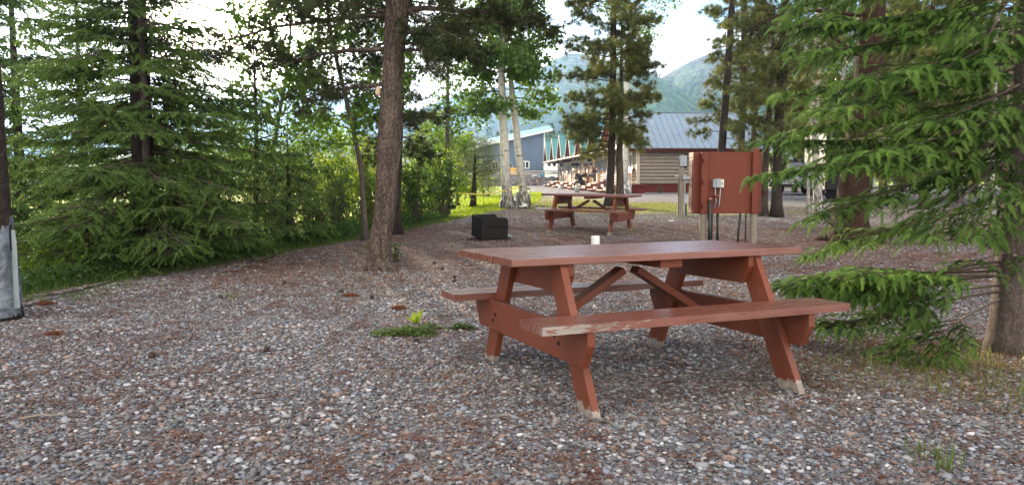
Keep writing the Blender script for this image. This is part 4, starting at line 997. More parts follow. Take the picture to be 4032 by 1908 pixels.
# trailer
root = empty('travel_trailer', ((2141 - 2016) / F * 103, 103, gzf(4, 103) * 0 + 1.0), 0, 'white travel trailer with a rounded nose parked beyond the cabins', 'travel trailer')
pr = [(0.15, .35), (0, .9), (0, 1.9), (.1, 2.35), (.35, 2.62), (4.5, 2.62), (4.5, .35)]; z_off = zt(632, 103) - 1.0 - 2.62
MB().prism([(x, z + z_off) for x, z in pr], 1, 0, 2.4).build('body', M['whitepaint'], root, bevel=.06, recalc=True)
MB().bx(.5, 1.8, -.03, 0, 1.15 + z_off, 1.2 + z_off).bx(.9, 1.9, -.03, 0, .98 + z_off, 1.06 + z_off).build('stripe', mat('blue_grey_stripe', (.16, .2, .3), .5), root)
MB().bx(2.2, 3.4, -.04, 0, 1.2 + z_off, 1.9 + z_off).build('window', M['glass'], root)
for x in (1.6, 2.4):
    mb = MB(); q = MB().lathe([(0, -.12), (.33, -.12), (.36, 0), (.33, .1), (0, .1)], 16); V = q.v[0][:, [0, 2, 1]] + np.array([x, .2, .34 + z_off]); mb.add(V, q.f[0]); mb.build('wheel', M['black'], root)
# yellow truck
root = empty('yellow_truck', ((1970 - 2016) / F * 98, 98, 1.02), 0, 'old yellow truck parked in front of the blue workshop', 'truck')
Y_ = mat('faded_yellow_paint', (.62, .30, .03), .45, .2, 3); k_ = 98 / F
MB().prism([(0, .5), (3.15, .5), (3.15, 1.0), (2.9, 1.3), (1.65, 1.42), (1.5, 1.42), (.0, 1.42)], 1, 0, 1.7).build('body', Y_, root, bevel=.05, recalc=True)
cb_ = MB().prism([(.35, 1.42), (1.65, 1.42), (1.42, 2.0), (1.28, 2.12), (.42, 2.12)], 1, .1, 1.6).build('cab', mat('pale_cab_paint', (.35, .36, .30), .5), root, bevel=.04, recalc=True)
MB().prism([(.95, 1.48), (1.55, 1.48), (1.36, 2.0), (.95, 2.0)], 1, .07, .098).bx(.42, .85, .07, .098, 1.48, 2.0).build('side_window', M['glass'], cb_, recalc=True)
for x in (.55, 2.5):
    q = MB().lathe([(0, -.1), (.14, -.12), (.18, -.05), (.36, -.1), (.40, 0), (.36, .15), (0, .15)], 18); mb = MB(); mb.add(q.v[0][:, [0, 2, 1]] + np.array([x, .05, .38]), q.f[0]); mb.build('wheel', M['black'], root)
MB().bx(3.16, 3.25, .1, 1.6, .55, .72).build('bumper', M['metal'], root); MB().bx(1.9, 2.3, -.02, -.001, 1.0, 1.2).build('hood_lettering', M['trimred'], root)
# blue barrels / door
def barrel(x, y, z, lb, m, h=1.0, r=.3):
    root = empty('barrel', (x, y, z), 0, lb, 'barrel'); MB().lathe([(0, 0), (r, 0), (r * 1.03, h * .33), (r, h * .5), (r * 1.03, h * .67), (r, h), (0, h)], 16).build('drum', m, root); MB().lathe([(r * .9, h + .002), (r * .9, h + .03), (0, h + .03)], 12).build('lid', m, root)
barrel((2136 - 2016) / F * 95, 95, 1.0, 'teal blue barrel at the corner of the workshop', mat('teal_plastic', (.03, .20, .30), .5), 1.05, .26)
barrel((1942 - 2016) / F * 97, 97, 1.0, 'blue drum below the left workshop window', mat('blue_plastic', (.02, .10, .32), .5), 1.0, .45)
for (px, pw, hh, m, nm, lb, ct) in ((2108, 16, .55, M['whitepaint'], 'storage_bin', 'white storage bin behind the rail fence', 'bin'), (2075, 22, .8, M['post'], 'lumber_stack', 'stack of grey lumber behind the fence', 'lumber')):
    root = empty(nm, ((px - 2016) / F * 94, 94, 1.0), 0, lb, ct); wv = pw / F * 94
    for j in range(4): MB().bx(-wv, wv, -.3, .3, j * hh / 4 + .01, (j + 1) * hh / 4 - .01).build('layer', m, root, bevel=.02)
# rail fence
root = empty('rail_fence', ((1850 - 2016) / F * 89.5, 89.5, 1.0), 0, 'pale two rail fence on top of the rock wall', 'fence')
fl = (2300 - 1850) / F * 89.5; za, zb3 = W(0, 674, 89.5)[2] - 1, W(0, 683, 89.5)[2] - 1
for z in (za, zb3): MB().bx(0, fl, -.05, .05, z - .06, z + .06).build('rail', M['beige'], root)
for x in np.linspace(.2, fl - .2, 6): MB().bx(x - .06, x + .06, .055, .17, -.9, za + .1).build('fence_post', M['post'], root)
# rock wall
root = MB(); rng = np.random.default_rng(8); n = 420; x = rng.uniform((1800 - 2016) / F * 87, (2215 - 2016) / F * 87, n); u = rng.random(n); P = np.stack([x, 85.9 + u * 1.9, .35 + u * .72 + rng.normal(0, .05, n)], 1)
jv = OV * rng.uniform(.8, 1.2, (len(OV), 1)); stamp(root, jv, OF, P, frames(rng.normal(size=(n, 3)), rng), np.stack([rng.uniform(.2, .5, n), rng.uniform(.15, .35, n), rng.uniform(.12, .28, n)], 1))
tag(root.build('rock_wall', mat('dark_rubble_rock', (.16, .14, .13), .9, .4, 3, .4, 10), smooth=False), 'dark rubble rock wall along the far edge of the lawn', 'rock wall')

# ------------------------------------------------------------------ people
M['skin'] = mat('skin', (.50, .28, .20), .55, .1, 20, .05)
def skinobj(name, verts, edges, m, parent, sub=1):
    me = bpy.data.meshes.new(name); me.from_pydata([v[:3] for v in verts], edges, []); o = bpy.data.objects.new(name, me); COL.objects.link(o); o.parent = parent
    md = o.modifiers.new('skin', 'SKIN'); md.use_smooth_shade = True
    if not me.skin_vertices: me.skin_vertices.new()
    for i, v in enumerate(verts): me.skin_vertices[0].data[i].radius = (v[3], v[3]); me.skin_vertices[0].data[i].use_root = (i == 0)
    o.modifiers.new('sub', 'SUBSURF').levels = sub; o.modifiers['sub'].render_levels = sub; me.materials.append(m); return o
def person(label, loc, rz, J, top, pants, hairm, cap=None, sleeves=1.0):
    """J: joint dict (facing +x)"""
    root = empty('person', loc, rz, label, 'person'); v = []; e = []
    def add(p, r, par=None):
        v.append((*p, r)); 
        if par is not None: e.append((par, len(v) - 1))
        return len(v) - 1
    J = {k: np.array(a, float) for k, a in J.items()}
    pe = add(J['pelvis'], .13); sp = add((J['pelvis'] + J['chest']) / 2, .12, pe); ch = add(J['chest'], .14, sp); nk = add(J['neck'], .055, ch)
    hd = J['head']; f = np.array([1., 0, 0]); up = norm(J['head'] - J['neck'])
    h1 = add(hd - up * .055 + f * .02, .078, nk); h2 = add(hd + up * .05, .098, h1); add(hd + f * .115 - up * .005, .016, h1)
    for s in ('l', 'r'):
        sh = add(J['sh' + s], .062, ch); el = add(J['el' + s], .042, sh); wr = add(J['ha' + s], .028, el); d = norm(J['ha' + s] - J['el' + s]); sd = norm(np.cross(d, (0, 0, 1)))
        pm = add(J['ha' + s] + d * .06, .032, wr)
        for q in range(4): a = add(J['ha' + s] + d * .11 + sd * (q - 1.5) * .02, .009, pm); add(J['ha' + s] + d * (.15 + .012 * (q in (1, 2))) + sd * (q - 1.5) * .021 - np.array([0, 0, .02]), .008, a)
        add(J['ha' + s] + d * .08 + sd * -.055, .010, pm)
        hp = add(J['hi' + s], .085, pe); kn = add(J['kn' + s], .06, hp); an = add(J['an' + s], .042, kn); add(J['an' + s] + np.array([.13, 0, -.04]), .036, an)
    skinobj('body', v, e, M['skin'], root, 1)
    v = []; e = []; pe = add(J['pelvis'] + (0, 0, .02), .15); sp = add((J['pelvis'] + J['chest']) / 2, .145, pe); ch = add(J['chest'], .165, sp); add(J['neck'] - (0, 0, .05), .075, ch)
    for s in ('l', 'r'): sh = add(J['sh' + s], .08, ch); el = add(J['sh' + s] * (1 - .55 * sleeves) + J['el' + s] * .55 * sleeves, .062, sh); (add(J['ha' + s] * .9 + J['el' + s] * .1, .045, add(J['el' + s], .055, el)) if sleeves >= 1 else None)
    skinobj('shirt', v, e, top, root, 1)
    v = []; e = []; pe = add(J['pelvis'], .155)
    for s in ('l', 'r'): hp = add(J['hi' + s], .105, pe); kn = add(J['kn' + s], .08, hp); add(J['an' + s] + (0, 0, .03), .06, kn)
    skinobj('trousers', v, e, pants, root, 1)
    for s in ('l', 'r'): a = J['an' + s]; MB().prism([(a[0] - .08, a[2] - .08), (a[0] + .20, a[2] - .08), (a[0] + .19, a[2] - .03), (a[0] + .05, a[2] + .03), (a[0] - .08, a[2] + .03)], 1, a[1] - .05, a[1] + .05).build('shoe', M['black'], root, bevel=.015, recalc=True)
    mb = MB(); prof = [(.0, .115), (.06, .10), (.10, .06), (.112, .01), (.108, -.03)]; mb.lathe(prof[::-1], 14, tuple(hd + up * .035 - f * .012)); h_ = mb.build('hair' if cap is None else 'cap', cap or hairm, root, smooth=True)
    if cap is not None: mb = MB(); mb.prism([(.05, -.09), (.17, -.07), (.20, 0), (.17, .07), (.05, .09)], 2, 0, .012); mb.build('peak', M['whitepaint'], h_, loc=tuple(hd + up * .045))
    return root
def stand():
    return dict(pelvis=(0, 0, .95), chest=(-.01, 0, 1.34), neck=(0, 0, 1.52), head=(.03, 0, 1.66), shl=(0, .19, 1.43), shr=(0, -.19, 1.43), ell=(.02, .24, 1.15), elr=(.02, -.24, 1.15), hal=(.2, .16, 1.08), har=(.22, -.14, 1.10), hil=(0, .10, .88), hir=(0, -.10, .88), knl=(.02, .11, .48), knr=(.04, -.12, .48), anl=(-.02, .12, .09), anr=(.0, -.13, .09))
def sit(lean=.1, sh=.45, arms='lap', drop=0.):
    k = dict(pelvis=(0, 0, sh + .1), chest=(lean, 0, sh + .5), neck=(lean * 1.5, 0, sh + .68), head=(lean * 1.8 + .04, 0, sh + .81), shl=(lean * 1.2, .19, sh + .58), shr=(lean * 1.2, -.19, sh + .58), ell=(lean + .08, .24, sh + .32), elr=(lean + .08, -.24, sh + .32), hal=(lean + .32, .12, sh + .28), har=(lean + .32, -.12, sh + .28), hil=(.05, .10, sh + .07), hir=(.05, -.10, sh + .07), knl=(.46, .13, sh + .08), knr=(.46, -.14, sh + .08), anl=(.48, .13, sh - .37 - drop), anr=(.52, -.14, sh - .37 - drop))
    return k
jeans = mat('blue_jeans', (.10, .14, .22), .8, .2, 12, .1); dark = mat('black_cotton', (.018, .018, .02), .85, .2, 12, .1); greyt = mat('dark_grey_cotton', (.07, .075, .08), .85, .2); whitet = mat('white_cotton', (.62, .60, .60), .85, .1)
hair = mat('short_grey_hair', (.12, .08, .06), .9); plaid = None
t = NT('red_black_plaid'); co = t.co('Object', (14, 14, 14)); ck = t.n('ShaderNodeTexChecker'); t.link(co, ck.inputs[0]); ck.inputs['Scale'].default_value = 1.0; ck.inputs[1].default_value = (.16, .03, .04, 1); ck.inputs[2].default_value = (.03, .02, .03, 1); t.pbsdf(ck.outputs[0], .85); plaid = t.m
dz_ = C0[2] + .5
def pp(px, Y): return (px - 2016) / F * Y
person('standing person in a dark shirt and blue jeans facing left on the cabin porch', (pp(2340, 56), 56, dz_ - .02), rad(185), stand(), dark, jeans, hair, sleeves=.8)
person('seated person in a dark grey t-shirt in front of the log wall', (pp(2305, 59), 59, dz_), rad(190), sit(.05), greyt, dark, hair, sleeves=.8)
person('seated person in dark clothes half hidden beside the standing person', (pp(2328, 57), 55, dz_), rad(175), sit(.12), dark, greyt, dark, sleeves=.5)
person('person in a black hoodie bent forward on the porch steps', (pp(2293, 50), 50, dz_ - .40), rad(200), sit(.32, .42), dark, dark, M['cream'])
person('person with a cap, white shirt and plaid trousers sitting on the porch edge', (pp(2388, 45.5), 45.5, dz_ - .42), rad(190), sit(.08, .42, drop=.12), whitet, plaid, hair, cap=mat('navy_cap', (.05, .06, .12), .8))
for px, Y, lb, h in ((2305, 59, 'wooden stool under the seated grey shirted person', .42), (2328, 55.0, 'wooden stool under the person in dark clothes', .42)):
    root = empty('stool', (pp(px, Y), Y, dz_), 0, lb, 'stool', 'porch stools'); MB().lathe([(0, h - .04), (.2, h - .04), (.2, h + .0), (0, h + .0)], 14).build('seat', M['pine_wood'], root)
    for a in (0, 2.1, 4.2): MB().tube([(.12 * math.cos(a), .12 * math.sin(a), h - .04), (.18 * math.cos(a), .18 * math.sin(a), 0)], .02, 6).build('leg', M['pine_wood'], root)

# ------------------------------------------------------------------ vehicles at the right
def car(label, loc, rz, paint, name='parked_car'):
    root = empty(name, loc, rz, label, 'car')
    body = [(-2.3, .45), (2.25, .42), (2.36, .6), (2.34, .88), (2.2, 1.02), (1.1, 1.12), (-2.3, 1.12), (-2.38, .9)]
    MB().prism(body, 1, -.93, .93).build('body', paint, root, bevel=.07, recalc=True)
    cb = MB().prism([(-2.25, 1.12), (1.15, 1.12), (.45, 1.68), (.2, 1.76), (-1.9, 1.76), (-2.2, 1.6)], 1, -.80, .80).build('cabin', paint, root, bevel=.05, recalc=True)
    for s in (-1, 1): MB().prism([(-2.05, 1.18), (.95, 1.18), (.35, 1.64), (-1.9, 1.66)], 1, s * .80, s * .815).build('side_window', M['glass'], cb, recalc=True)
    V = [(1.17, -.72, 1.16), (1.17, .72, 1.16), (.50, .70, 1.68), (.50, -.70, 1.68)]; V += [(x + .02, y, z + .015) for x, y, z in V]
    MB().add(V, [(0, 1, 2, 3), (4, 5, 6, 7), (0, 1, 5, 4), (1, 2, 6, 5), (2, 3, 7, 6), (3, 0, 4, 7)]).build('windshield', M['glass'], cb, recalc=True)
    mb = MB()
    for z in (.58, .68, .78, .88): mb.bx(2.35, 2.39, -.55, .55, z, z + .05)
    mb.build('grille', M['metal'], root)
    for s in (-1, 1): MB().bx(2.28, 2.38, s * .75 - .16, s * .75 + .16, .72, .92).build('headlight', M['white'], root, bevel=.02)
    MB().bx(2.3, 2.46, -.9, .9, .42, .54).build('bumper', M['black'], root, bevel=.03)
    for x in (-1.45, 1.45):
        for s in (-1, 1):
            q = MB().lathe([(0, .12), (.22, .12), (.25, .08), (.36, .11), (.38, .05), (.38, -.08), (.33, -.12), (0, -.12)], 20); V = q.v[0][:, [0, 2, 1]] * np.array([1, s, 1]) + np.array([x, s * .84, .38])
            wl = MB().add(V, q.f[0]).build('wheel', M['black'], root, recalc=True); MB().add(V * np.array([.55, 1, .55]) + np.array([x * .45, s * .012, .38 * .45]), q.f[0]).build('rim', M['metal'], wl, recalc=True)
    return root
car('dark blue pickup style car with shiny hood, parked behind the spruce boughs', (15.9, 41.5, gzf(15.9, 41.5)), rad(222), mat('dark_blue_car_paint', (.015, .025, .06), .12, .1, 3, .0, spec=.9))
car('black parked car farther back, between the white aspen and the large pine', ((3285 - 2016) / F * 50, 50, gzf(21, 50) + .45), rad(200), mat('black_car_paint', (.01, .011, .013), .15, .1, 3, .0, spec=.9))
root = empty('utility_trailer', ((3392 - 2016) / F * 30, 30, .25), rad(-8), 'dark doorway end of a white trimmed trailer seen past the large pine', 'trailer')
MB().bx(-1.4, .38, 0, 3.5, .45, 2.75).build('body', mat('dark_trailer_side', (.02, .02, .022), .6), root, bevel=.02); MB().bx(.39, .47, -.03, .06, .42, 2.8).build('corner_trim', M['whitepaint'], root)
for x in (-1.0, .1):
    q = MB().lathe([(0, .1), (.30, .1), (.33, 0), (.30, -.1), (0, -.1)], 16); MB().add(q.v[0][:, [0, 2, 1]] + np.array([x, .3, .33]), q.f[0]).build('wheel', M['black'], root, recalc=True)
# pale roofed cabin far right
root = empty('low_cabin', ((3060 - 2016) / F * 64, 64, .3), .03, 'low cabin with a pale blue metal roof glimpsed behind the pines', 'cabin')
MB().bx(0, 8, 0, 5, 0, 2.3).build('wall', M['log'], root); 
for s, y0 in ((-1, -.5), (1, 5.5)):
    V = [(-.4, y0, 2.2), (8.4, y0, 2.2), (8.4, 2.5, 4.0), (-.4, 2.5, 4.0)]; V += [(x, y, z + .08) for x, y, z in V]; MB().add(V, [(0, 1, 2, 3), (4, 5, 6, 7), (0, 1, 5, 4), (1, 2, 6, 5), (2, 3, 7, 6), (3, 0, 4, 7)]).build('roof', M['roofpale'], root, recalc=True)
for y in (.01, 4.99): MB().prism([(0, 2.3), (5, 2.3), (2.5, 3.95)], 0, (0 if y < 1 else 7.9), (.1 if y < 1 else 8)).build('gable_board', M['trimred'], root, recalc=True)
for x in (1.5, 4.5): MB().bx(x, x + 1, -.05, .02, 1, 1.9).build('window', M['glass'], root)

# ------------------------------------------------------------------ trees
def barkdisp(seed, amp=.09, fa=5., fz=2.2):
    def f(P, th, R):
        out = np.ones((len(P), len(th)))
        for i, p in enumerate(P):
            for j, a in enumerate(th):
                x, y = math.cos(a) * fa, math.sin(a) * fa
                n = abs(mnoise.noise(Vector((x, y, p[2] * fz + seed)))); n2 = mnoise.noise(Vector((x * .25, y * .25, p[2] * .9 + seed))); n3 = mnoise.noise(Vector((x * 2.5, y * 2.5, p[2] * 9 + seed)))
                out[i, j] = 1 - amp * .6 + amp * 2.2 * n + amp * .9 * n2 + amp * .5 * n3
        return out
    return f
_tp = trunk_path
def fine_tree(dz):
    def tp(pts):
        Q = _tp(pts); s = np.concatenate([[0], np.cumsum(np.linalg.norm(np.diff(Q[:, :3], axis=0), axis=1))]); n = int(min(s[-1], 4.2) / dz)
        u = np.concatenate([np.linspace(0, min(s[-1], 4.2), n), np.arange(4.4, s[-1], .25)]); return np.stack([np.interp(u, s, Q[:, k]) for k in range(4)], 1)
    return tp
def flare_roots(root, r, n, L, seed, m):
    rng = np.random.default_rng(seed)
    for k in range(n):
        a = k * 6.283 / n + rng.normal(0, .25); l = L * rng.uniform(.7, 1.2)
        p = [(math.cos(a) * r * .55, math.sin(a) * r * .55, .30 * L + .05), (math.cos(a) * r * 1.0, math.sin(a) * r, .12), (math.cos(a) * (r + l * .55), math.sin(a) * (r + l * .55), .045), (math.cos(a) * (r + l), math.sin(a) * (r + l), -.03)]
        MB().tube(p, [r * .5, r * .4, r * .22, r * .08], 8).build('root', m, root, smooth=True)

# big pine left of centre
Y1 = 9.75
trunk_path = fine_tree(.035)
big1 = tree('pine_tree', 'big rough barked pine standing on the gravel left of the tables', pxtrunk([(1486, 1062, 98), (1492, 1000, 86), (1504, 900, 82), (1519, 800, 80), (1526, 704, 82), (1533, 620, 90), (1533, 548, 97), (1538, 480, 86), (1543, 350, 73), (1547, 203, 71), (1560, 100, 86), (1573, 0, 92), (1580, -250, 80), (1590, -800, 55)], Y1, 3.0, .04),
    dict(n=64, z0=.32, L0=2.3, L1=.7, prof=[(0, 1.1), (.2, 1.5), (.4, 2.4), (1, .9)], elev=.1, droop=.4, nsub=17, slen=.55, nn=6, size=.13, jit=.06, per=1, lift=.2, kind='tuft', barkbr=1), M['pine'], M['barkpine'], 21, bark_sides=44, disp=barkdisp(3, .13, 6.5, 1.5), flare=1.08,
    limb_list=[(W(1595, 130, Y1), 1.7, (1, -.1, .22), .4), (W(1595, 40, Y1), 2.1, (1, .1, .15), .45), (W(1560, -60, Y1), 2.2, (1, -.3, .05), .4), (W(1545, 190, Y1), 1.9, (-1, .1, .1), .4), (W(1548, 60, Y1), 2.2, (-1, -.2, .05), .5), (W(1600, 200, Y1), 1.0, (.8, .4, .2), .4), (W(1545, 330, Y1), 1.5, (-1, .3, .0), .3)])
flare_roots(big1, .145, 6, .16, 4, M['barkpine'])
mb = MB(); q = W(1490, 380, Y1) - np.array(big1.location); mb.lathe([(0, 0), (.035, .02), (.04, .06), (.02, .12), (0, .13)], 8, tuple(q)); mb.build('broken_stub', M['tread'], big1)
# far right large pine
pb = G(3345, 955); Y5 = float(pb[1]) + .2
big2 = tree('pine_tree', 'large reddish barked pine rising behind the near spruce on the right', pxtrunk([(3338, 965, 138), (3345, 900, 112), (3352, 800, 102), (3372, 650, 102), (3396, 500, 106), (3412, 350, 100), (3428, 200, 98), (3436, 60, 94), (3440, -200, 96), (3450, -800, 70)], Y5, 3.0, .05),
    dict(n=26, z0=.45, L0=2.4, L1=.8, prof=[(0, 2.2), (.4, 2.8), (1, .8)], elev=.05, droop=.4, nsub=12, slen=.55, nn=5, size=.11, kind='tuft', barkbr=1), M['pine'], M['barkred'], 31, bark_sides=44, disp=barkdisp(9, .055, 6, 2.4), flare=1.4,
    limb_list=[(W(3385, 225, Y5), 1.2, (-1, -.1, .75), .9), (W(3300, 140, Y5), 1.6, (-1, 0, .1), .2), (W(3480, 330, Y5), 1.7, (1, -.2, .1), .5), (W(3385, 60, Y5), 2.2, (-1, .1, .1), .4)])
flare_roots(big2, .27, 7, .5, 6, M['barkred'])
trunk_path = _tp

# left edge trunk, wrapped in plastic
pg = np.array([-4.33, 6.55, 0]); Yg = 6.55
edge = tree('pine_tree', 'trunk cut by the left picture edge with grey plastic wrapped round its foot', pxtrunk([(-28, 1260, 190), (-34, 1100, 170), (-40, 900, 150), (-50, 600, 128), (-70, 200, 118), (-90, -200, 100)], Yg, 4, .04), dict(n=12, z0=.6, L0=1.6, L1=.5, elev=.1, nsub=8, kind='tuft', size=.1), M['pine'], M['barkdark'], 41, bark_sides=24, flare=1.15)
wm = MB(); g_ = edge.location
def wrapdisp(seed, a=.10):
    def f(P, th, R): return np.array([[1 + a * mnoise.noise(Vector((math.cos(x) * 1.6, math.sin(x) * 1.6, p[2] * 3 + seed))) + a * .5 * mnoise.noise(Vector((math.cos(x) * 5, math.sin(x) * 5, p[2] * 9 + seed))) for x in th] for p in P])
    return f
t = NT('grey_plastic_wrap'); co = t.co('Object', (4, 4, 4)); n = t.noise(co, 1.6, 6, .6, 1.6); c = t.ramp(n, [(.35, (.07, .08, .095)), (.5, (.11, .13, .155)), (.66, (.20, .235, .27))]); t.pbsdf(c, .32, t.bump(n, .8, .05), 0, .6); M['wrap'] = t.m
P = np.array([W(-28, 1240, Yg), W(-31, 1150, Yg), W(-34, 1060, Yg), W(-38, 960, Yg), W(-43, 850, Yg)]); u = np.linspace(0, 1, 26); P = np.stack([np.interp(u, np.linspace(0, 1, 5), P[:, k]) for k in range(3)], 1); 
wo_ = MB().tube(P, np.interp(u, [0, .15, .6, 1], [.225, .215, .192, .168]), 32, cap=False, disp=wrapdisp(2)).build('plastic_wrap', M['wrap'], smooth=True)
tag(wo_, 'grey plastic sheet wrapped round the trunk at the left picture edge', 'plastic wrap')
V = [tuple(W(x, y, Yg + dy)) for x, y, dy in ((44, 905, -.06), (58, 905, -.09), (66, 990, -.1), (70, 1090, -.11), (78, 1210, -.12), (52, 1216, -.05), (50, 1100, -.04), (48, 1000, -.04))]; V += [(a, b + .006, c) for a, b, c in V]
tag(MB().add(V, [tuple(range(8)), tuple(range(8, 16))[::-1]] + [(i, (i + 1) % 8, 8 + (i + 1) % 8, 8 + i) for i in range(8)]).build('plastic_flap', mat('pale_plastic_sheet', (.26, .31, .32), .35, .15), recalc=True), 'pale loose plastic flap standing off the wrapped left trunk', 'plastic sheet')

# second trunk behind the big pine, thin leaning cottonwood, others on the bank
tree('pine_tree', 'dark pine standing close behind the big rough barked pine', pxtrunk([(1556, 905, 48), (1554, 860, 42), (1560, 700, 40), (1572, 400, 40), (1582, 0, 36), (1590, -300, 30)], 15.0, 3, .03),
     dict(n=66, z0=.17, L0=1.25, L1=.5, prof=[(0, 1.0), (.25, 1.4), (.6, 1.35), (1, .6)], elev=-.05, droop=.35, nsub=13, slen=.42, nn=5, size=.13, kind='tuft'), M['pine'], M['barkdark'], 51, bark_sides=14, group='pines on the pad edge')
tree('cottonwood_tree', 'thin leaning cottonwood whose leaves catch the low sun', pxtrunk([(1437, 930, 26), (1434, 860, 22), (1428, 760, 21), (1427, 690, 21), (1422, 640, 20), (1404, 575, 19), (1388, 510, 18), (1366, 400, 17), (1342, 300, 16), (1315, 200, 15), (1290, 80, 13), (1280, -100, 10)], 13.5, 1.6, .012),
     dict(n=58, z0=.24, L0=1.6, L1=.6, prof=[(0, .7), (.2, 1.25), (.6, 1.7), (1, .9)], elev=.2, droop=.2, nsub=12, slen=.45, nn=6, per=3, jit=.08, size=.082, kind='leaf'), M['aspenleaf'], M['barkgrey'], 61, bark_sides=12, group='broadleaf trees on the bank')
tree('cottonwood_tree', 'slender reddish stemmed tree directly under the sun glare', pxtrunk([(1006, 960, 22), (1008, 700, 19), (1010, 560, 16), (1008, 430, 13), (1004, 330, 9)], 14.2, .9, .008),
     dict(n=30, z0=.3, L0=1.1, L1=.35, elev=.35, droop=.1, nsub=9, slen=.38, nn=5, per=2, jit=.07, size=.072, kind='leaf'), M['aspenleaf'], M['barkred'], 62, bark_sides=10, group='broadleaf trees on the bank')
tree('cottonwood_tree', 'bushy young tree just right of the sun glare', pxtrunk([(1075, 960, 20), (1072, 700, 17), (1080, 560, 14), (1110, 400, 12), (1140, 200, 10), (1150, 0, 7)], 16.0, .9, .008),
     dict(n=48, z0=.28, L0=1.6, L1=.6, prof=[(0, .8), (.5, 1.3), (.8, 1.4), (1, .6)], elev=.3, droop=.15, nsub=12, slen=.45, nn=6, per=3, jit=.09, size=.088, kind='leaf'), M['aspenleaf'], M['barkgrey'], 63, bark_sides=10, group='broadleaf trees on the bank')
tree('aspen_tree', 'slim aspen growing in front of the big left spruce', pxtrunk([(600, 1090, 30), (590, 900, 28), (578, 700, 27), (570, 450, 26), (562, 250, 23), (552, 0, 20), (545, -200, 16)], 10.1, 1.5, .01),
     dict(n=26, z0=.42, L0=1.0, L1=.6, prof=[(0, .9), (.5, 1.1), (1, .7)], elev=.3, droop=.2, nsub=7, slen=.35, nn=4, per=1, jit=.06, size=.075, kind='leaf'), M['aspenleaf'], M['barkgrey'], 64, bark_sides=12, group='broadleaf trees on the bank')

# big spruce at left
rng = np.random.default_rng(77); bo = []; sx_, sy_ = W(566, 700, 10.3)[0], 10.3; sz_ = gzf(sx_, sy_)
z = .12
while z < 8.6:
    Lz = np.interp(z + sz_, [-.4, .3, .8, 1.8, 2.5, 3.0, 3.7, 8.5], [1.5, 1.75, 2.15, 1.95, 1.7, 1.3, 1.15, .25])
    for k in range(7 if z < 4.5 else 4): bo.append((z + rng.uniform(-.06, .06), rng.uniform(0, 6.283), Lz * rng.uniform(.68, 1.08), rng.uniform(-.12, .12), .22 + rng.uniform(0, .15), .9))
    z += .18
spruce('spruce_tree', 'big spreading spruce filling the left side, its boughs down to the ground', (sx_, sy_, sz_), 9.2, .16, bo, M['barkdark'], M['spruce'], 71, tsp=.115, ssp=.085, sl=.15)
# small spruces on the bank
def small_spruce(px, Y, H, L, lb, seed, m='spruce'):
    rng = np.random.default_rng(seed); x = W(px, 700, Y)[0]; b = []; z = .1
    while z < H - .1:
        for k in range(4): b.append((z, rng.uniform(0, 6.283), L * (1 - z / H) ** .8 * rng.uniform(.7, 1.1) + .08, rng.uniform(-.05, .15), .2, .8))
        z += .19
    spruce('young_spruce', lb, (x, Y, gzf(x, Y)), H, .05, b, M['barkdark'], M[m], seed, tsp=.12, ssp=.10, sl=.15, group='young spruces')
small_spruce(1135, 12.9, 1.9, .75, 'young spruce among the willows left of the big pine', 72)
small_spruce(330, 9.3, 1.0, .8, 'low young spruce at the foot of the big left spruce', 73)
small_spruce(860, 11.2, 1.1, .8, 'young spruce low in the bank left of centre', 74)

# near spruce, right
pn = np.array([W(4012, 700, 5.15)[0], 5.15, 0]); pn[2] = gzf(pn[0], pn[1]); rng = np.random.default_rng(99); bo = []
PI = math.pi
keys = [(1.62, PI - .05, 1.85, -.22, .12, .95), (1.50, PI + .25, 1.75, -.20, .15, .95), (1.55, PI - .35, 1.75, -.22, .12, .9), (1.38, PI + .55, 1.5, -.25, .18, .95), (1.42, PI + .05, 1.6, -.24, .2, .9),
        (.66, PI + .06, 1.62, .02, .30, .95, .42), (.56, PI + .30, 1.45, .06, .40, .95, .40), (.60, PI - .18, 1.45, .0, .30, .85, .45), (.50, PI + .12, 1.25, .02, .5, .9, .35),
        (.47, PI + .10, 1.45, -.08, .5, .95, .38), (.43, PI + .30, 1.35, -.10, .5, .95, .36), (.58, PI - .02, 1.6, -.10, .4, .95, .40), (.64, PI + .2, 1.55, -.04, .4, .95, .38),
        (.80, PI - .1, .9, .05, .2, .12), (.86, PI + .2, 1.0, .0, .25, .12), (.72, PI + .5, .8, .0, .2, .15), (.95, PI + .4, 1.0, -.05, .2, .3), (1.12, PI - .05, 1.5, -.20, .15, .42, .3), (1.05, PI - .5, 1.5, -.2, .2, .5, .25), (1.15, PI + .75, 1.15, -.2, .2, .8),
        (2.25, PI + .05, 1.7, -.20, .12, .95), (2.1, PI + .35, 1.6, -.20, .15, .95), (2.0, PI - .3, 1.65, -.20, .12, .92), (1.85, PI + .65, 1.4, -.25, .18, .95), (1.8, PI - .05, 1.6, -.18, .15, .9), (1.75, PI - .65, 1.4, -.2, .15, .9),
        (2.75, PI - .1, 1.6, -.2, .12, .95), (2.65, PI + .3, 1.5, -.22, .15, .95), (2.5, PI + .7, 1.3, -.2, .2, .95), (2.9, PI + .5, 1.35, -.15, .15, .9), (3.05, PI + .1, 1.45, -.15, .15, .9), (2.45, PI - .5, 1.5, -.2, .15, .9),
        (2.35, PI - .15, 1.65, -.12, .12, .95), (2.6, PI + .05, 1.6, -.1, .12, .95), (2.15, PI + .5, 1.5, -.15, .15, .95), (2.85, PI - .3, 1.5, -.08, .12, .95), (1.95, PI + .15, 1.7, -.16, .12, .95), (3.2, PI - .1, 1.45, -.05, .12, .95), (1.65, PI + .4, 1.6, -.18, .15, .95), (3.1, PI + .45, 1.3, -.08, .12, .95)]
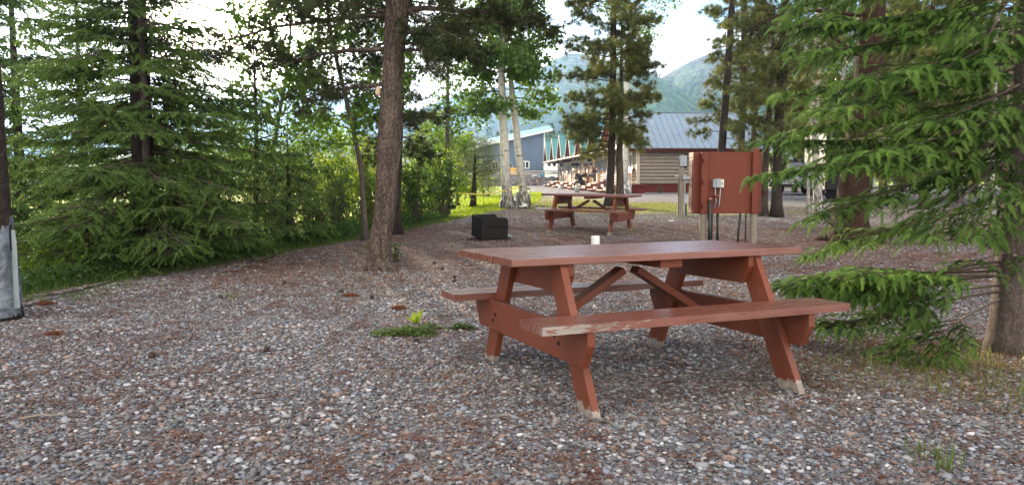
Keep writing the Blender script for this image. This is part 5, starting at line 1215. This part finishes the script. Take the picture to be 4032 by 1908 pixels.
bo += [(k_[0], k_[1], k_[2] * .93) + tuple(k_[3:]) for k_ in keys]; z = 1.1
while z < 5.4:
    for k in range(3):
        az = rng.uniform(0, 6.283)
        if math.cos(az) < -.15 and z < 3: continue
        bo.append((z + rng.uniform(-.06, .06), az, np.interp(z, [.4, 1.2, 2.4, 5.4], [1.1, 1.35, 1.3, .25]) * rng.uniform(.7, 1.0), rng.uniform(-.3, -.1), .15, .8))
    z += .25
spruce('spruce_tree', 'near spruce at the right edge with fresh drooping bright green shoots', pn, 5.9, .112, bo, M['barkgrey'], M['spruce_near'], 81, near=True, tsp=.056, ssp=.047, sl=.085, tlen=.42)

# aspen pair with plastic at their feet
def pxy(px, py): q = G(px, py); return q
Ya = 24.5
tree('aspen_tree', 'left white aspen of the pair, with the thicker trunk', pxtrunk([(2003, 818, 46), (1997, 780, 40), (1990, 650, 36), (1984, 520, 33), (1977, 430, 30), (1975, 300, 27), (1976, 150, 24), (1978, -60, 18)], Ya, 1.5, .03),
     dict(n=56, z0=.46, L0=1.7, L1=.8, prof=[(0, 1.3), (.3, 1.9), (.7, 1.7), (1, .8)], elev=.2, droop=.2, nsub=11, slen=.5, nn=6, per=3, jit=.11, size=.135, kind='leaf'), M['aspenleaf'], M['aspen'], 101, bark_sides=16, group='white aspens', lowtint=1, flare=1.15,
     limb_list=[(W(1980, 440, Ya), 1.7, (-1, -.2, .1), .6), (W(1980, 400, Ya), 1.6, (-1, .3, .1), .5), (W(1978, 360, Ya), 1.5, (-.8, -.5, .1), .4), (W(1978, 420, Ya), 1.3, (-.7, .6, .0), .5)])
tree('aspen_tree', 'right leaning white aspen of the pair, with the thinner trunk', pxtrunk([(2067, 806, 36), (2058, 740, 32), (2046, 640, 29), (2032, 500, 26), (2018, 400, 24), (2010, 300, 20), (2000, 200, 16), (1990, 90, 10)], Ya + .3, .8, .01),
     dict(n=46, z0=.44, L0=1.6, L1=.6, prof=[(0, 1.2), (.3, 1.6), (1, .8)], elev=.15, droop=.25, nsub=11, slen=.5, nn=6, per=3, jit=.11, size=.135, kind='leaf'), M['aspenleaf'], M['aspen'], 102, bark_sides=16, group='white aspens', lowtint=1, flare=1.15)
M['whitewrap'] = mat('white_plastic_sheet', (.60, .60, .57), .5, .15, 3, .5, 8)
for (px, pb_, pt_, w_, Y, lb) in ((2003, 816, 752, 46, Ya, 'torn white plastic round the foot of the left aspen'), (2067, 806, 738, 42, Ya + .3, 'torn white plastic round the foot of the right aspen'), (2464, 757, 688, 40, 43.6, 'white plastic wrapped round the foot of the black and white birch')):
    mb = MB(); zb_, zt2 = W(px, pb_, Y)[2] - .05, W(px, pt_, Y)[2]; n = 14; u = np.linspace(0, 1, n); x = W(px - (3 if Y < 40 else 0), 700, Y)[0]; r = w_ / 2 / F * Y
    full = Y > 40; mb.tube(np.stack([x + (0 if full else -.0) * u + (-(px == 2067) * .06 * u), np.full(n, Y), zb_ + (zt2 - zb_) * u], 1), r * ((1.15 if full else 1.5) - .35 * u), 20, cap=False, disp=wrapdisp(px, .3)); o = mb.build('plastic_wrap', M['whitewrap'] if full else M['whitewrap'], smooth=True)
    if not full:   # open, torn front: delete some faces
        import bmesh
        bm = bmesh.new(); bm.from_mesh(o.data); kill = [f for f in bm.faces if (f.calc_center_median().y < Y - .05 and mnoise.noise(f.calc_center_median() * 3) > -.4) or f.calc_center_median().z > zb_ + (zt2 - zb_) * (.72 + .4 * mnoise.noise(f.calc_center_median() * 9))]
        bmesh.ops.delete(bm, geom=kill, context='FACES'); bm.to_mesh(o.data); bm.free()
    tag(o, lb, 'plastic wrap', 'plastic wraps round tree feet')
# rope
def rope(pts, r, label, m):
    P = []
    for a, b, sag in pts:
        for t in np.linspace(0, 1, 14): q = np.array(a) * (1 - t) + np.array(b) * t; q[2] -= sag * 4 * t * (1 - t); P.append(q)
    o = MB().tube(P, r, 6).build('yellow_rope', m, smooth=True); tag(o, label, 'rope'); return o
yr = mat('yellow_rope_fibre', (.75, .58, .04), .7, .2, 40, .3, 200); wr_ = mat('pale_rope_fibre', (.75, .68, .35), .7, .2, 40)
rope([(W(2050, 727, Ya - .05), W(1975, 752, Ya - .18), .05), (W(1975, 752, Ya - .2), W(1850, 763, 27), .05), (W(1850, 763, 27), W(1785, 756, 28), .02)], .014, 'yellow rope sagging from the right aspen across the lawn', yr)
rope([(W(2048, 741, Ya + .1), W(1990, 736, Ya + .3), .02), (W(1990, 736, Ya + .3), W(1968, 754, 26), .01), (W(1968, 754, 26), W(1905, 743, 27.2), .13)], .013, 'pale second rope strung between aspens and thin stakes', wr_)
for px, Y, tp_ in ((1904, 27.2, 741), (1968, 26, 752)):
    x = W(px, 700, Y)[0]; g = gzf(x, Y); root = empty('rope_stake', (x, Y, g), 0, 'thin dark stake holding the rope, %s one' % ('left' if px < 1950 else 'right'), 'stake', 'thin rope stakes'); MB().tube([(0, 0, -.1), (0, 0, W(0, tp_, Y)[2] - g + .03)], .008, 6).build('rod', M['black'], root); MB().tube([(-.012, 0, W(0, tp_, Y)[2] - g), (.03, 0, W(0, tp_, Y)[2] - g + .01)], .006, 5).build('hook', M['black'], root)

# centre pine group
Yc = 25.8
tree('pine_tree', 'tall slim pine in the centre with the darker of two close trunks', pxtrunk([(2398, 812, 36), (2402, 740, 30), (2406, 620, 28), (2412, 450, 27), (2414, 300, 25), (2415, 100, 24), (2418, -100, 20)], Yc, 2, .03),
     dict(n=68, z0=.22, L0=1.6, L1=.6, prof=[(0, 1.1), (.08, 1.5), (.25, 1.8), (.45, 1.35), (.6, 1.6), (.8, 1.3), (1, .6)], elev=.05, droop=.3, nsub=13, slen=.5, nn=5, per=1, jit=.06, size=.17, kind='tufts', lift=.35), M['pinelit'], M['barkdark'], 111, bark_sides=14, group='centre pines',
     limb_list=[(W(2408, 500, Yc), 1.5, (-1, -.1, .05), .3), (W(2408, 560, Yc), 1.35, (-1, -.4, .05), .35), (W(2408, 530, Yc), 1.4, (-.9, .4, .0), .3), (W(2408, 590, Yc), 1.0, (-1, 0, .1), .3), (W(2408, 470, Yc), 1.6, (-1, .2, .05), .3)])
tree('pine_tree', 'centre pine with the paler twisted trunk, close to its darker twin', pxtrunk([(2443, 812, 36), (2438, 760, 30), (2444, 700, 28), (2436, 640, 30), (2440, 580, 24), (2444, 450, 20), (2446, 300, 14), (2448, 150, 10)], Yc + .2, 1, .02),
     dict(n=30, z0=.3, L0=1.5, L1=.6, prof=[(0, .9), (.25, 1.75), (.5, 1.2), (1, .5)], elev=.05, droop=.3, nsub=12, slen=.5, nn=5, jit=.06, size=.17, kind='tufts'), M['pinelit'], M['barkpine'], 112, bark_sides=16, group='centre pines', disp=None)
tree('birch_tree', 'birch with black flecked white bark by the corner of the nearest cabin', pxtrunk([(2466, 758, 30), (2462, 700, 24), (2463, 620, 23), (2466, 500, 21), (2470, 300, 18), (2500, 60, 12)], 43.5, 1.5, .02),
     dict(n=26, z0=.6, L0=1.8, L1=1, prof=[(0, 1.2), (.6, 2.4), (1, 2.2)], elev=.3, nsub=9, slen=.6, nn=5, per=2, jit=.15, size=.17, kind='leaf'), M['aspenleaf'], M['aspen'], 113, bark_sides=12, lowtint=1, flare=1.1)
# right cluster
R_ = [(2835, 640, [(2832, 780, 34), (2838, 640, 32), (2850, 480, 29), (2868, 250, 27), (2880, 60, 24), (2888, -80, 20)], 30, dict(n=44, z0=.22, prof=[(0, 1.3), (.3, 1.0), (.55, .95), (.8, 1.3), (1, .6)]), 'dark leaning pine just left of the red panel top'),
      (2918, 640, [(2916, 790, 28), (2918, 600, 26), (2924, 400, 25), (2930, 150, 23), (2932, -60, 20)], 33, dict(n=36, z0=.28, prof=[(0, .9), (.3, 1.0), (.6, 1.3), (1, .7)]), 'straight slim pine rising behind the red panel'),
      (3055, 640, [(3058, 845, 42), (3058, 760, 36), (3060, 600, 34), (3072, 400, 38), (3086, 200, 36), (3092, -60, 28)], 19.9, dict(n=60, z0=.22, prof=[(0, .9), (.25, 1.3), (.6, 1.3), (1, .9)]), 'dark pine to the right of the red panel'),
      (3005, 640, [(3000, 838, 40), (3006, 740, 34), (3014, 620, 28), (3028, 450, 22), (3036, 300, 16)], 20.4, dict(n=26, z0=.45, prof=[(0, .7), (1, .5)]), 'split barked pine leaning beside the red panel'),
      (2975, 300, [(2960, 780, 24), (2965, 600, 22), (2980, 300, 20), (2990, 0, 16)], 38, dict(n=34, z0=.4, prof=[(0, 1.2), (.5, 1.6), (1, .9)]), 'distant pine between the slim pine and the dark pine')]
for i, (_, _, lst, Y, cf, lb) in enumerate(R_):
    c = dict(L0=1.5, L1=.6, elev=0., droop=.3, nsub=11, slen=.5, nn=4, jit=.07, size=.15 if Y < 25 else .19, kind='tufts'); c.update(cf)
    rt = tree('pine_tree', lb, pxtrunk(lst, Y, 1.8, .03), c, M['pinelit'], M['barkpine'] if i == 3 else M['barkdark'], 121 + i, bark_sides=14, group='pines right of the cabins')
    if i == 3: flare_roots(rt, .13, 5, .3, 9, M['barkgrey'])
tree('aspen_tree', 'white trunked aspen left of the large reddish pine', pxtrunk([(3225, 848, 34), (3215, 700, 31), (3208, 560, 30), (3212, 400, 28), (3218, 200, 24), (3225, 0, 18)], 21.5, 1.5, .03),
     dict(n=30, z0=.55, L0=1.6, L1=.8, elev=.3, nsub=10, slen=.5, nn=5, per=2, jit=.1, size=.11, kind='leaf'), M['greenleaf'], M['aspen'], 131, bark_sides=14, group='white aspens', lowtint=1)
tree('aspen_tree', 'thin white sapling leaning beside the right hand aspen', pxtrunk([(3182, 800, 12), (3186, 650, 11), (3186, 500, 10), (3194, 350, 8)], 21.2, .8, .008),
     dict(n=14, z0=.6, L0=.8, L1=.4, elev=.3, nsub=6, slen=.3, nn=3, size=.1, kind='leaf'), M['greenleaf'], M['aspen'], 132, bark_sides=8, group='white aspens')
# background trees at right
rng = np.random.default_rng(500)
bgR = [(3130, 46, 'p', 9), (3250, 40, 'p', 10), (3300, 33, 'a', 8), (3480, 27, 'p', 9), (3530, 34, 'l', 8), (3560, 48, 'p', 12), (3640, 24, 'p', 8), (3700, 38, 'l', 9), (3760, 30, 'p', 10), (3840, 44, 'p', 12), (3900, 26, 'a', 8), (3960, 35, 'p', 10), (4060, 28, 'p', 9), (4150, 40, 'a', 10), (4250, 30, 'p', 10), (3420, 55, 'l', 10), (3200, 60, 'p', 12), (3080, 58, 'a', 9), (3620, 60, 'p', 13), (3990, 62, 'l', 12)]
nm_ = {'p': ('pine_tree', 'pine', 'pinelit'), 'a': ('aspen_tree', 'aspen', 'aspenleaf'), 'l': ('aspen_tree', 'yellow green aspen', 'limeleaf')}
wh = ['left of the large reddish pine', 'just right of the large reddish pine', 'behind the middle of the near spruce', 'behind the near spruce trunk']
cnt = {}
for i, (px, Y, k, H) in enumerate(bgR):
    x = W(px, 700, Y)[0]; g = gzf(x, Y); kk = wh[0] if px < 3350 else wh[1] if px < 3580 else wh[2] if px < 3880 else wh[3]
    lb = 'background %s %s, %s' % (nm_[k][1], kk, 'nearest row' if Y < 30 else 'middle row' if Y < 45 else 'farthest row')
    tr = [(x, Y, g - .1, .15), (x + rng.uniform(-.2, .2), Y, g + H * .5, .11), (x + rng.uniform(-.4, .4), Y, g + H, .03)]
    if k == 'p': c = dict(n=46, z0=.12, L0=1.9, L1=.4, prof=[(0, 1.5), (.3, 2.0), (.8, 1.3), (1, .4)], elev=0., droop=.3, nsub=8, slen=.6, nn=4, jit=.1, size=.30, kind='tufts', lift=.2)
    else: c = dict(n=34, z0=.15, L0=1.9, L1=.7, elev=.3, nsub=9, slen=.6, nn=5, per=2, jit=.18, size=.2, kind='leaf')
    tree(nm_[k][0], lb, tr, c, M[nm_[k][2]], M['barkdark'] if k == 'p' else M['aspen'], 600 + i, bark_sides=8, group='background trees at the right')
# background trees at left and behind the lawn
bgL = [(1757, 24, 'j', 6.0, 'thin young poplar left of the aspen pair'), (1690, 30, 'l', 3.4, 'light green bushy tree behind the left shrubs'), (1800, 33, 'l', 2.8, 'small leafy tree between the thin poplar and the aspens'), (1250, 30, 'a', 3.9, 'leafy tree behind the bank willows, left of the big pine'), (900, 32, 'a', 3.2, 'leafy tree under the sun glare behind the bank'), (700, 28, 'a', 4.2, 'leafy tree behind the right side of the big spruce'), (330, 22, 's', 8, 'spruce behind the left part of the big spruce'), (80, 17, 's', 8, 'spruce behind the wrapped trunk'), (-150, 13, 's', 8, 'spruce at the far left beyond the wrapped trunk'), (1400, 38, 'l', 3.0, 'light green tree glimpsed left of the big pine trunk')]
for i, (px, Y, k, H, lb) in enumerate(bgL):
    x = W(px, 700, Y)[0]; g = gzf(x, Y)
    tr = [(x, Y, g - .1, .05 + .01 * H), (x + .05, Y, g + H * .5, .03 + .006 * H), (x + .1, Y, g + H, .015)]
    if k == 's':
        b = []; z = .3; r2 = np.random.default_rng(700 + i)
        while z < H - .2:
            for q in range(4): b.append((z, r2.uniform(0, 6.283), 1.9 * (1 - z / H) ** .8 * r2.uniform(.7, 1.1) + .1, r2.uniform(-.1, .1), .25, .8))
            z += .26
        spruce('spruce_tree', lb, (x, Y, g), H, .12, b, M['barkdark'], M['spruce'], 710 + i, tsp=.2, ssp=.15, sl=.26, group='background trees at the left')
    else:
        lf = {'a': 'aspenleaf', 'l': 'limeleaf', 'w': 'greenleaf', 'j': 'aspenleaf'}[k]
        c = dict(n=36 if k != 'j' else 34, z0=.12 if k != 'j' else .3, L0=1.5 if k != 'j' else .75, L1=.5 if k != 'j' else .3, elev=.35, nsub=9, slen=.5 if k != 'j' else .35, nn=5, per=2, jit=.12, size=.14 if k != 'j' else .11, kind='leaf')
        tree('aspen_tree', lb, tr, c, M[lf], M['barkgrey'], 700 + i, bark_sides=8, group='background trees at the left')
x = W(1862, 700, 31)[0]; g = gzf(x, 31)
tree('willow_tree', 'round grey green willow on the lawn in front of the blue workshop', [(x, 31, g - .05, .12), (x + .05, 31, g + .9, .09), (x + .1, 31, g + 2.5, .02)], dict(n=46, z0=.40, L0=1.35, L1=.9, elev=.3, droop=.25, nsub=10, slen=.5, nn=6, per=2, jit=.08, size=.10, kind='leafn'), M['greywillow'], M['barkdark'], 801, bark_sides=10)
x = W(1915, 700, 44)[0]; g = gzf(x, 44)
shrub('willow_shrub', 'pale grey willow bush right of the round willow', (x, 44, g), 2.2, 1.5, 12, .12, M['greywillow'], 802, .7, 'leafn')

# shrubs on the bank
sh = [(760, 12.6, 1.9, 1.1, 'willowleaf', 'willow shrub right of the big left spruce'), (905, 13.6, 2.1, 1.1, 'willowleaf', 'willow shrub below the sun glare'), (1050, 13.9, 2.0, 1.0, 'willowleaf', 'willow shrub around the slender reddish stem'), (1190, 14.6, 2.1, 1.0, 'willowleaf', 'willow shrub between the glare and the leaning cottonwood'), (1310, 15.0, 2.0, .95, 'greenleaf', 'green shrub left of the leaning cottonwood'), (1400, 17.5, 2.3, 1.0, 'limeleaf', 'lime green shrub behind the leaning cottonwood'), (1490, 18.5, 2.0, .9, 'limeleaf', 'lime green shrub seen between the two left trunks'), (1645, 17.2, 1.9, .72, 'greenleaf', 'dense green shrub just right of the big pine trunk'), (1750, 19.2, 2.0, .62, 'greenleaf', 'tall green shrub left of the lawn'), (1110, 18.5, 2.4, 1.3, 'limeleaf', 'sunlit shrub deep behind the bank willows'), (620, 14.5, 2.0, 1.3, 'greenleaf', 'shrub behind the big spruce'), (1250, 20, 2.2, 1.2, 'limeleaf', 'sunlit shrub far behind the leaning cottonwood'), (230, 9.2, .7, .5, 'limeleaf', 'low leafy shrub at the foot of the big spruce by the wrapped trunk'), (1560, 20.5, 2.3, 1.0, 'limeleaf', 'light green shrub behind the big pine'), (1700, 22, 2.2, 1.0, 'limeleaf', 'light green shrub behind the dense green one')]
for i, (px, Y, h, r, lf, lb) in enumerate(sh):
    x = W(px, 700, Y)[0]; shrub('willow_shrub' if lf == 'willowleaf' else 'leafy_shrub', lb, (x, Y, gzf(x, Y)), h, r, int(8 + 6 * r), .062 if Y < 16.5 else .075, M[lf], 900 + i, 1.0, 'leafn' if lf == 'willowleaf' else 'leaf', 'shrubs along the bank')
for i, (px, py, h, lb) in enumerate(((2690, 0, .5, 'small weed by the skirting right of the birch'), (2600, 0, .45, 'small weed at the cabin skirting'), (2745, 0, .4, 'small weed right at the cabin skirting end'), (2500, 0, .7, 'tall weed beside the birch foot'))):
    x = W(px, 700, 44.4)[0]; shrub('weed', lb, (x, 44.4, gzf(x, 44.4)), h, .22, 6, .09, M['willowleaf'], 950 + i, .5, 'leafn', 'weeds along the cabin skirting', 'weed')
# saplings at the foot of the big pine
for i, (px, py, lb) in enumerate(((1500, 1040, 'tiny leafy sprout in front of the big pine foot'), (1550, 1030, 'tiny leafy sprout right of the big pine foot'))):
    q = G(px, py); shrub('sprout', lb, q - np.array([0, .12, 0]), .3, .16, 4, .045, M['greenleaf'], 970 + i, .35, 'leaf', 'sprouts at the pine foot', 'sprout')

# ------------------------------------------------------------------ grasses and ground cover
rng = np.random.default_rng(1234)
y = rng.uniform(7.0, 19.5, 15000); s = np.abs(rng.normal(0, .55, len(y))) - .12; x = np.interp(y, EY, EX) - s
blades('bank_grass', 'green grass fringing the bank beyond the gravel', 'grass', onground(x, y), np.interp(s, [-.1, .4, 2], [.07, .17, .25]), np.full(len(y), .007), M['grass'], 11)
y = rng.uniform(18, 46, 30000) ; x = np.interp(y, EY, EX) - np.abs(rng.normal(0, 2.2, len(y))) + .15
blades('lawn_grass', 'sunlit bright green lawn grass', 'grass', onground(x, y), np.full(len(y), .07), .004 + y * .0008, M['lawn'], 12)
n = 13000; a = rng.normal(0, 1, (n, 2)); x = np.where(rng.random(n) < .6, 5.2 + a[:, 0] * 1.9, 2.0 + a[:, 0] * 1.2); y = np.where(x > 3.2, 25.5 + a[:, 1] * 2.4, 26.5 + a[:, 1] * 3.2)
blades('dry_grass', 'yellow green dry grass between the service post and the cabins', 'grass', onground(x, y), np.full(n, .05), np.full(n, .018), M['drygrass'], 13)
def undergrowth():
    rng = np.random.default_rng(61); n = 30000; y = rng.uniform(7.2, 19, n); s_ = np.abs(rng.normal(0, .8, n)) + .12; x = np.interp(y, EY, EX) - s_; cl = np.array([mnoise.noise(Vector((a * 1.6, b * 1.6, 0))) for a, b in zip(x, y)]); hh = np.clip(.16 + .35 * cl + .12 * s_, .04, .6)
    P = onground(x, y); P[:, 2] += hh * rng.random(n) ** .7; mb = MB(); D = rng.normal(size=(n, 3)); stamp(mb, LEAF[0], LEAF[1], P, frames(D, rng), .045 * rng.uniform(.5, 1.3, n), np.clip(.4 + .4 * cl + rng.normal(0, .18, n), 0, 1))
    tag(mb.build('bank_undergrowth', M['greenleaf']), 'low leafy undergrowth covering the bank under the shrubs', 'undergrowth', kind='stuff')
undergrowth()
# yellow green tufts under near spruce
P = []
for px, py, sd, k in ((3420, 1440, .09, 170), (3560, 1420, .10, 320), (3700, 1430, .11, 420), (3820, 1440, .10, 380), (3640, 1500, .13, 200), (3500, 1500, .14, 160), (3870, 1540, .12, 260), (4000, 1560, .12, 360), (3330, 1440, .06, 60), (3720, 1540, .14, 130), (4010, 1620, .1, 140)):
    q = G(px, py); P.append(q[:2] + rng.normal(0, sd * 1.7, (int(k * .48), 2)) * (1, 1.1))
P = np.concatenate(P); blades('yellow_grass', 'yellow green grass tufts under the near spruce', 'grass', onground(P[:, 0], P[:, 1]), rng.uniform(.03, .125, len(P)), np.full(len(P), .0032), M['yelgrass'], 14, .45)
n = 5200; q = G(3600, 1480); P = q[:2] + rng.normal(0, 1, (n, 2)) * (.62, .36); blades('brown_grass', 'dull dead grass stems under the near spruce', 'grass', onground(P[:, 0], P[:, 1]), np.full(n, .05), np.full(n, .0022), mat('dead_grass', (.11, .085, .045), .9, .4, 3), 15, .8)
P = []
for px, py, k, sd in ((110, 1190, 180, .13), (330, 1175, 160, .2), (450, 1135, 160, .2), (3170, 845, 120, .35), (3250, 840, 140, .5), (3480, 838, 160, .6), (2950, 850, 90, .3), (2700, 858, 160, .35), (2490, 905, 90, .12), (1950, 850, 80, .1), (3660, 1800, 40, .04), (3720, 1850, 30, .03), (1080, 880, 100, .2), (930, 1172, 40, .1), (2560, 870, 60, .2)):
    q = G(px, py); P.append(q[:2] + rng.normal(0, sd, (k, 2)))
P = np.concatenate(P); blades('grass_tufts', 'small green grass tufts dotted over the gravel', 'grass', onground(P[:, 0], P[:, 1]), np.full(len(P), .09), np.full(len(P), .005), M['grass'], 16)
def cover(name, label, spots, size, m, seed):
    rng = np.random.default_rng(seed); mb = MB()
    for px, py, rx, ry, k in spots:
        q = G(px, py); rr = np.sqrt(rng.random(k)); th = rng.uniform(0, 6.283, k); rr *= 1 + .25 * np.sin(3 * th + px)
        P = np.stack([q[0] + rx * rr * np.cos(th), q[1] + ry * rr * np.sin(th), 0 * th], 1); P[:, 2] = gz(P[:, 0], P[:, 1]) + rng.uniform(.008, .062, k) * np.clip(1.35 - rr, .2, 1)
        D = rng.normal(size=(k, 3)); D[:, 2] = np.abs(D[:, 2]) * .35 + .1; stamp(mb, LEAF[0], LEAF[1], P, frames(D, rng, (0, 0, 1)), size * rng.uniform(.5, 1.2, k), np.clip(rng.normal(.5, .2, k), 0, 1))
    o = mb.build(name, m); tag(o, label, 'ground cover', kind='stuff')
cover('clover_patch', 'green clover mat in the gravel left of the near table', [(1625, 1318, .20, .17, 1500), (1540, 1322, .17, .07, 420), (1690, 1300, .1, .1, 300), (1820, 1300, .12, .06, 420), (1500, 1330, .14, .06, 120)], .024, M['grass'], 5)
q = G(1640, 1275); root = empty('herb', (q[0], q[1], q[2]), 0, 'single upright broad leaved herb rising from the clover mat', 'herb')
for k, (a, l, t_) in enumerate(((.2, .13, .15), (2.2, .10, .35), (-1.2, .09, .5), (3.6, .10, .9), (5, .09, 1.0))):
    d = np.array([math.cos(a) * t_, math.sin(a) * t_, 1]); d = norm(d); sd = norm(np.cross(d, (math.sin(a * 3), math.cos(a), .1))); mb = MB(); V = []
    for u in np.linspace(0, 1, 7): wv = .028 * math.sin(math.pi * min(1, u * .95 + .03)) ** .8; c = d * l * u + np.array([math.cos(a), math.sin(a), 0]) * .03 * u * u; V += [c - sd * wv, c + np.cross(sd, d) * .006, c + sd * wv]
    mb.add(V, [(i * 3 + j, i * 3 + j + 1, i * 3 + j + 4, i * 3 + j + 3) for i in range(6) for j in range(2)], .85); mb.build('leaf', M['limeleaf'], root, smooth=True)
# dead needle clumps, cones, sticks, white stones
def clump(px, py, r, label):
    q = G(px, py); rng = np.random.default_rng(int(px)); n = 260; D = rng.normal(size=(n, 3)); D[:, 2] = np.abs(D[:, 2]) * .5; P = q + rng.normal(0, r * .45, (n, 3)) * (1, .8, .18); P[:, 2] = np.abs(P[:, 2] - q[2]) + q[2] + .01
    mb = MB(); stamp(mb, TUFT_S[0], TUFT_S[1], P, frames(D, rng), .028 * rng.uniform(.7, 1.2, n), rng.random(n)); o = mb.build('dead_needle_clump', M['rust']); tag(o, label, 'dead twig clump', 'rusty dead needle clumps')
t = NT('rusty_needles'); t.pbsdf(t.ramp(t.attr('tint'), [(0, (.08, .025, .01)), (1, (.24, .085, .03))]), .85); M['rust'] = t.m
for px, py, r, lb in ((178, 1202, .07, 'rusty clump of dead needles by the wrapped trunk'), (215, 1321, .05, 'rusty clump of dead needles on the gravel below the wrapped trunk'), (1380, 1168, .06, 'flat rusty needle clump left of the near table'), (1570, 1218, .05, 'flat rusty needle clump above the clover mat')): clump(px, py, r, lb)
rng = np.random.default_rng(55); cone = None; spots = [(1345, 1155), (1712, 1043), (1790, 1098), (1790, 1114), (1742, 1065), (1640, 1355), (1465, 1178), (600, 1415), (3470, 1045), (2230, 980), (1120, 1120), (870, 1180), (3560, 1250), (1050, 1390)]
for i, (px, py) in enumerate(spots):
    q = G(px, py); lb = 'pine cone on the gravel, %s' % (('left' if px < 1300 else 'between the big pine and the near table' if px < 1850 else 'behind the near table' if px < 2600 else 'on the right side of the pad') + (', nearer the camera' if py > 1200 else ', farther back'))
    if cone is None:
        cone = MB(); cone.lathe([(0, -.022), (.012, -.018), (.017, -.004), (.014, .010), (.006, .020), (0, .023)], 10); r2 = np.random.default_rng(1); k = 60; th = np.arange(k) * 2.4; zc = np.linspace(-.018, .018, k); rc = .016 * np.sqrt(np.maximum(0, 1 - (zc / .024) ** 2)); D = np.stack([np.cos(th), np.sin(th), .6 + 0 * th], 1); stamp(cone, LEAF[0], LEAF[1], np.stack([rc * np.cos(th), rc * np.sin(th), zc], 1), frames(D, r2, (0, 0, 1)), np.full(k, .010)); cone = cone.build('pine_cone', mat('cone_brown', (.045, .028, .02), .85)); c = cone
    else: c = cone.copy(); COL.objects.link(c)
    c.location = (q[0], q[1], q[2] + .026); c.rotation_euler = (1.4, 0, rng.uniform(0, 6.28)); tag(c, lb, 'pine cone', 'pine cones on the gravel')
for i, (px, py, L, a, lb) in enumerate(((1750, 1250, .14, -.3, 'dark stick lying left of the near table'), (2890, 1500, .35, -.35, 'thin twig under the near table'), (60, 1500, .18, .1, 'dark twig at the left edge of the gravel'), (170, 1655, .2, .4, 'pale stick at the lower left'), (480, 1130, .2, .2, 'stick by the foot of the spruce'), (80, 1700 - 100, .16, .05, 'dark piece of bark at the lower left'))):
    q = G(px, py); P = [(-L / 2, 0, .02), (-.1 * L, .01, .026), (.2 * L, -.006, .022), (L / 2, .012, .018)]; r_ = .006 if L < .3 else .0035
    o = MB().tube(P, [r_, r_ * .9, r_ * .8, r_ * .4], 6).tube([(.0, .002, .023), (.06 * L / .2, .03, .03)], [r_ * .6, r_ * .2], 5).build('stick', M['twig'] if 'pale' not in lb else M['post']); o.location = q; o.rotation_euler = (0, 0, a); tag(o, lb, 'stick', 'sticks on the gravel')
n = 130; P = []
for px, py in list(zip(rng.uniform(500, 1900, 70), rng.uniform(1000, 1260, 70))) + list(zip(rng.uniform(100, 3900, 60), rng.uniform(1250, 1880, 60))):
    q = G(px, py); P.append(q)
P = np.array(P) + (0, 0, .012); sc = rng.uniform(.006, .014, len(P)); mb = MB(); D = rng.normal(size=P.shape); D[:, 2] *= .15; jv = OV * rng.uniform(.75, 1.2, (len(OV), 1)); stamp(mb, jv, OF, P, frames(D, rng, (0, 0, 1)), np.stack([sc * 1.4, sc, sc * .6], 1)); 
tag(mb.build('white_stones', mat('white_quartz', (.48, .47, .45), .8, .2, 30), smooth=True), 'larger white stones and seed fluff among the pebbles', 'white stones', kind='stuff')

# ------------------------------------------------------------------ distant woods
def woods(name, label, n, xr, yr, hr, seed, m, zoff, k=110, lf=.075):
    rng = np.random.default_rng(seed); mb = MB(); x = rng.uniform(*xr, n); y = rng.uniform(*yr, n); h = rng.uniform(*hr, n)
    t = rng.random((n, k)); a = rng.uniform(0, 6.283, (n, k)); r = (1 - t) ** .8 * h[:, None] * .20 * rng.uniform(.5, 1.1, (n, k))
    P = np.stack([x[:, None] + r * np.cos(a), y[:, None] + r * np.sin(a), zoff(x, y)[:, None] + t * h[:, None]], -1).reshape(-1, 3); D = np.stack([np.cos(a), np.sin(a), -.2 + 0 * a], -1).reshape(-1, 3)
    stamp(mb, LEAF[0], LEAF[1], P, frames(D, rng, (0, 0, 1)), np.repeat(h * lf, k) * rng.uniform(.6, 1.2, n * k), np.clip(rng.normal(.45, .25, n * k), 0, 1)); tag(mb.build(name, m), label, 'woods', kind='stuff')
hill = MB(); xs = np.linspace(-160, 160, 60); ys = np.linspace(150, 420, 40); Xh, Yh = np.meshgrid(xs, ys)
def hz(x, y): return .2 + np.clip((y - 150) / 270, 0, 1) ** .9 * 15.5 * (1 + .12 * np.sin(x * .03)) - .4
i = np.arange(39)[:, None] * 60; j = np.arange(59)[None, :]; hill.add(np.stack([Xh, Yh, hz(Xh, Yh)], -1).reshape(-1, 3), np.stack([i + j, i + j + 1, i + 61 + j, i + 60 + j], -1).reshape(-1, 4)); tag(hill.build('hill', mat('green_hillside', (.06, .09, .025), .95, .4, .1), smooth=True), kind='structure')
woods('distant_woods', 'light green wooded slope behind the workshop and cabins', 900, (-110, 90), (150, 410), (4, 9), 3, M['limeleaf'], lambda x, y: hz(x, y) - .3)
woods('distant_conifers', 'row of dark distant conifers behind the workshop', 160, (-60, 30), (128, 160), (6, 10.5), 4, M['spruce'], lambda x, y: 0 * x + .2, 520, .05)

# ------------------------------------------------------------------ haze
HAZE = .00030
hz_ = MB().bx(-3400, 3400, -60, 3100, -75, 262).build('haze', None)
hm = NT('haze_air'); pv = hm.n('ShaderNodeVolumePrincipled'); pv.inputs['Density'].default_value = HAZE; pv.inputs['Color'].default_value = (.27, .46, .86, 1); pv.inputs['Anisotropy'].default_value = .72
hm.link(pv.outputs[0], hm.out.inputs['Volume']); hz_.data.materials.clear(); hz_.data.materials.append(hm.m); tag(hz_, 'thin bluish haze in the air', 'haze', kind='stuff')
print('OBJECTS', len(bpy.data.objects), 'TRIS', sum(len(m.polygons) for m in bpy.data.meshes))
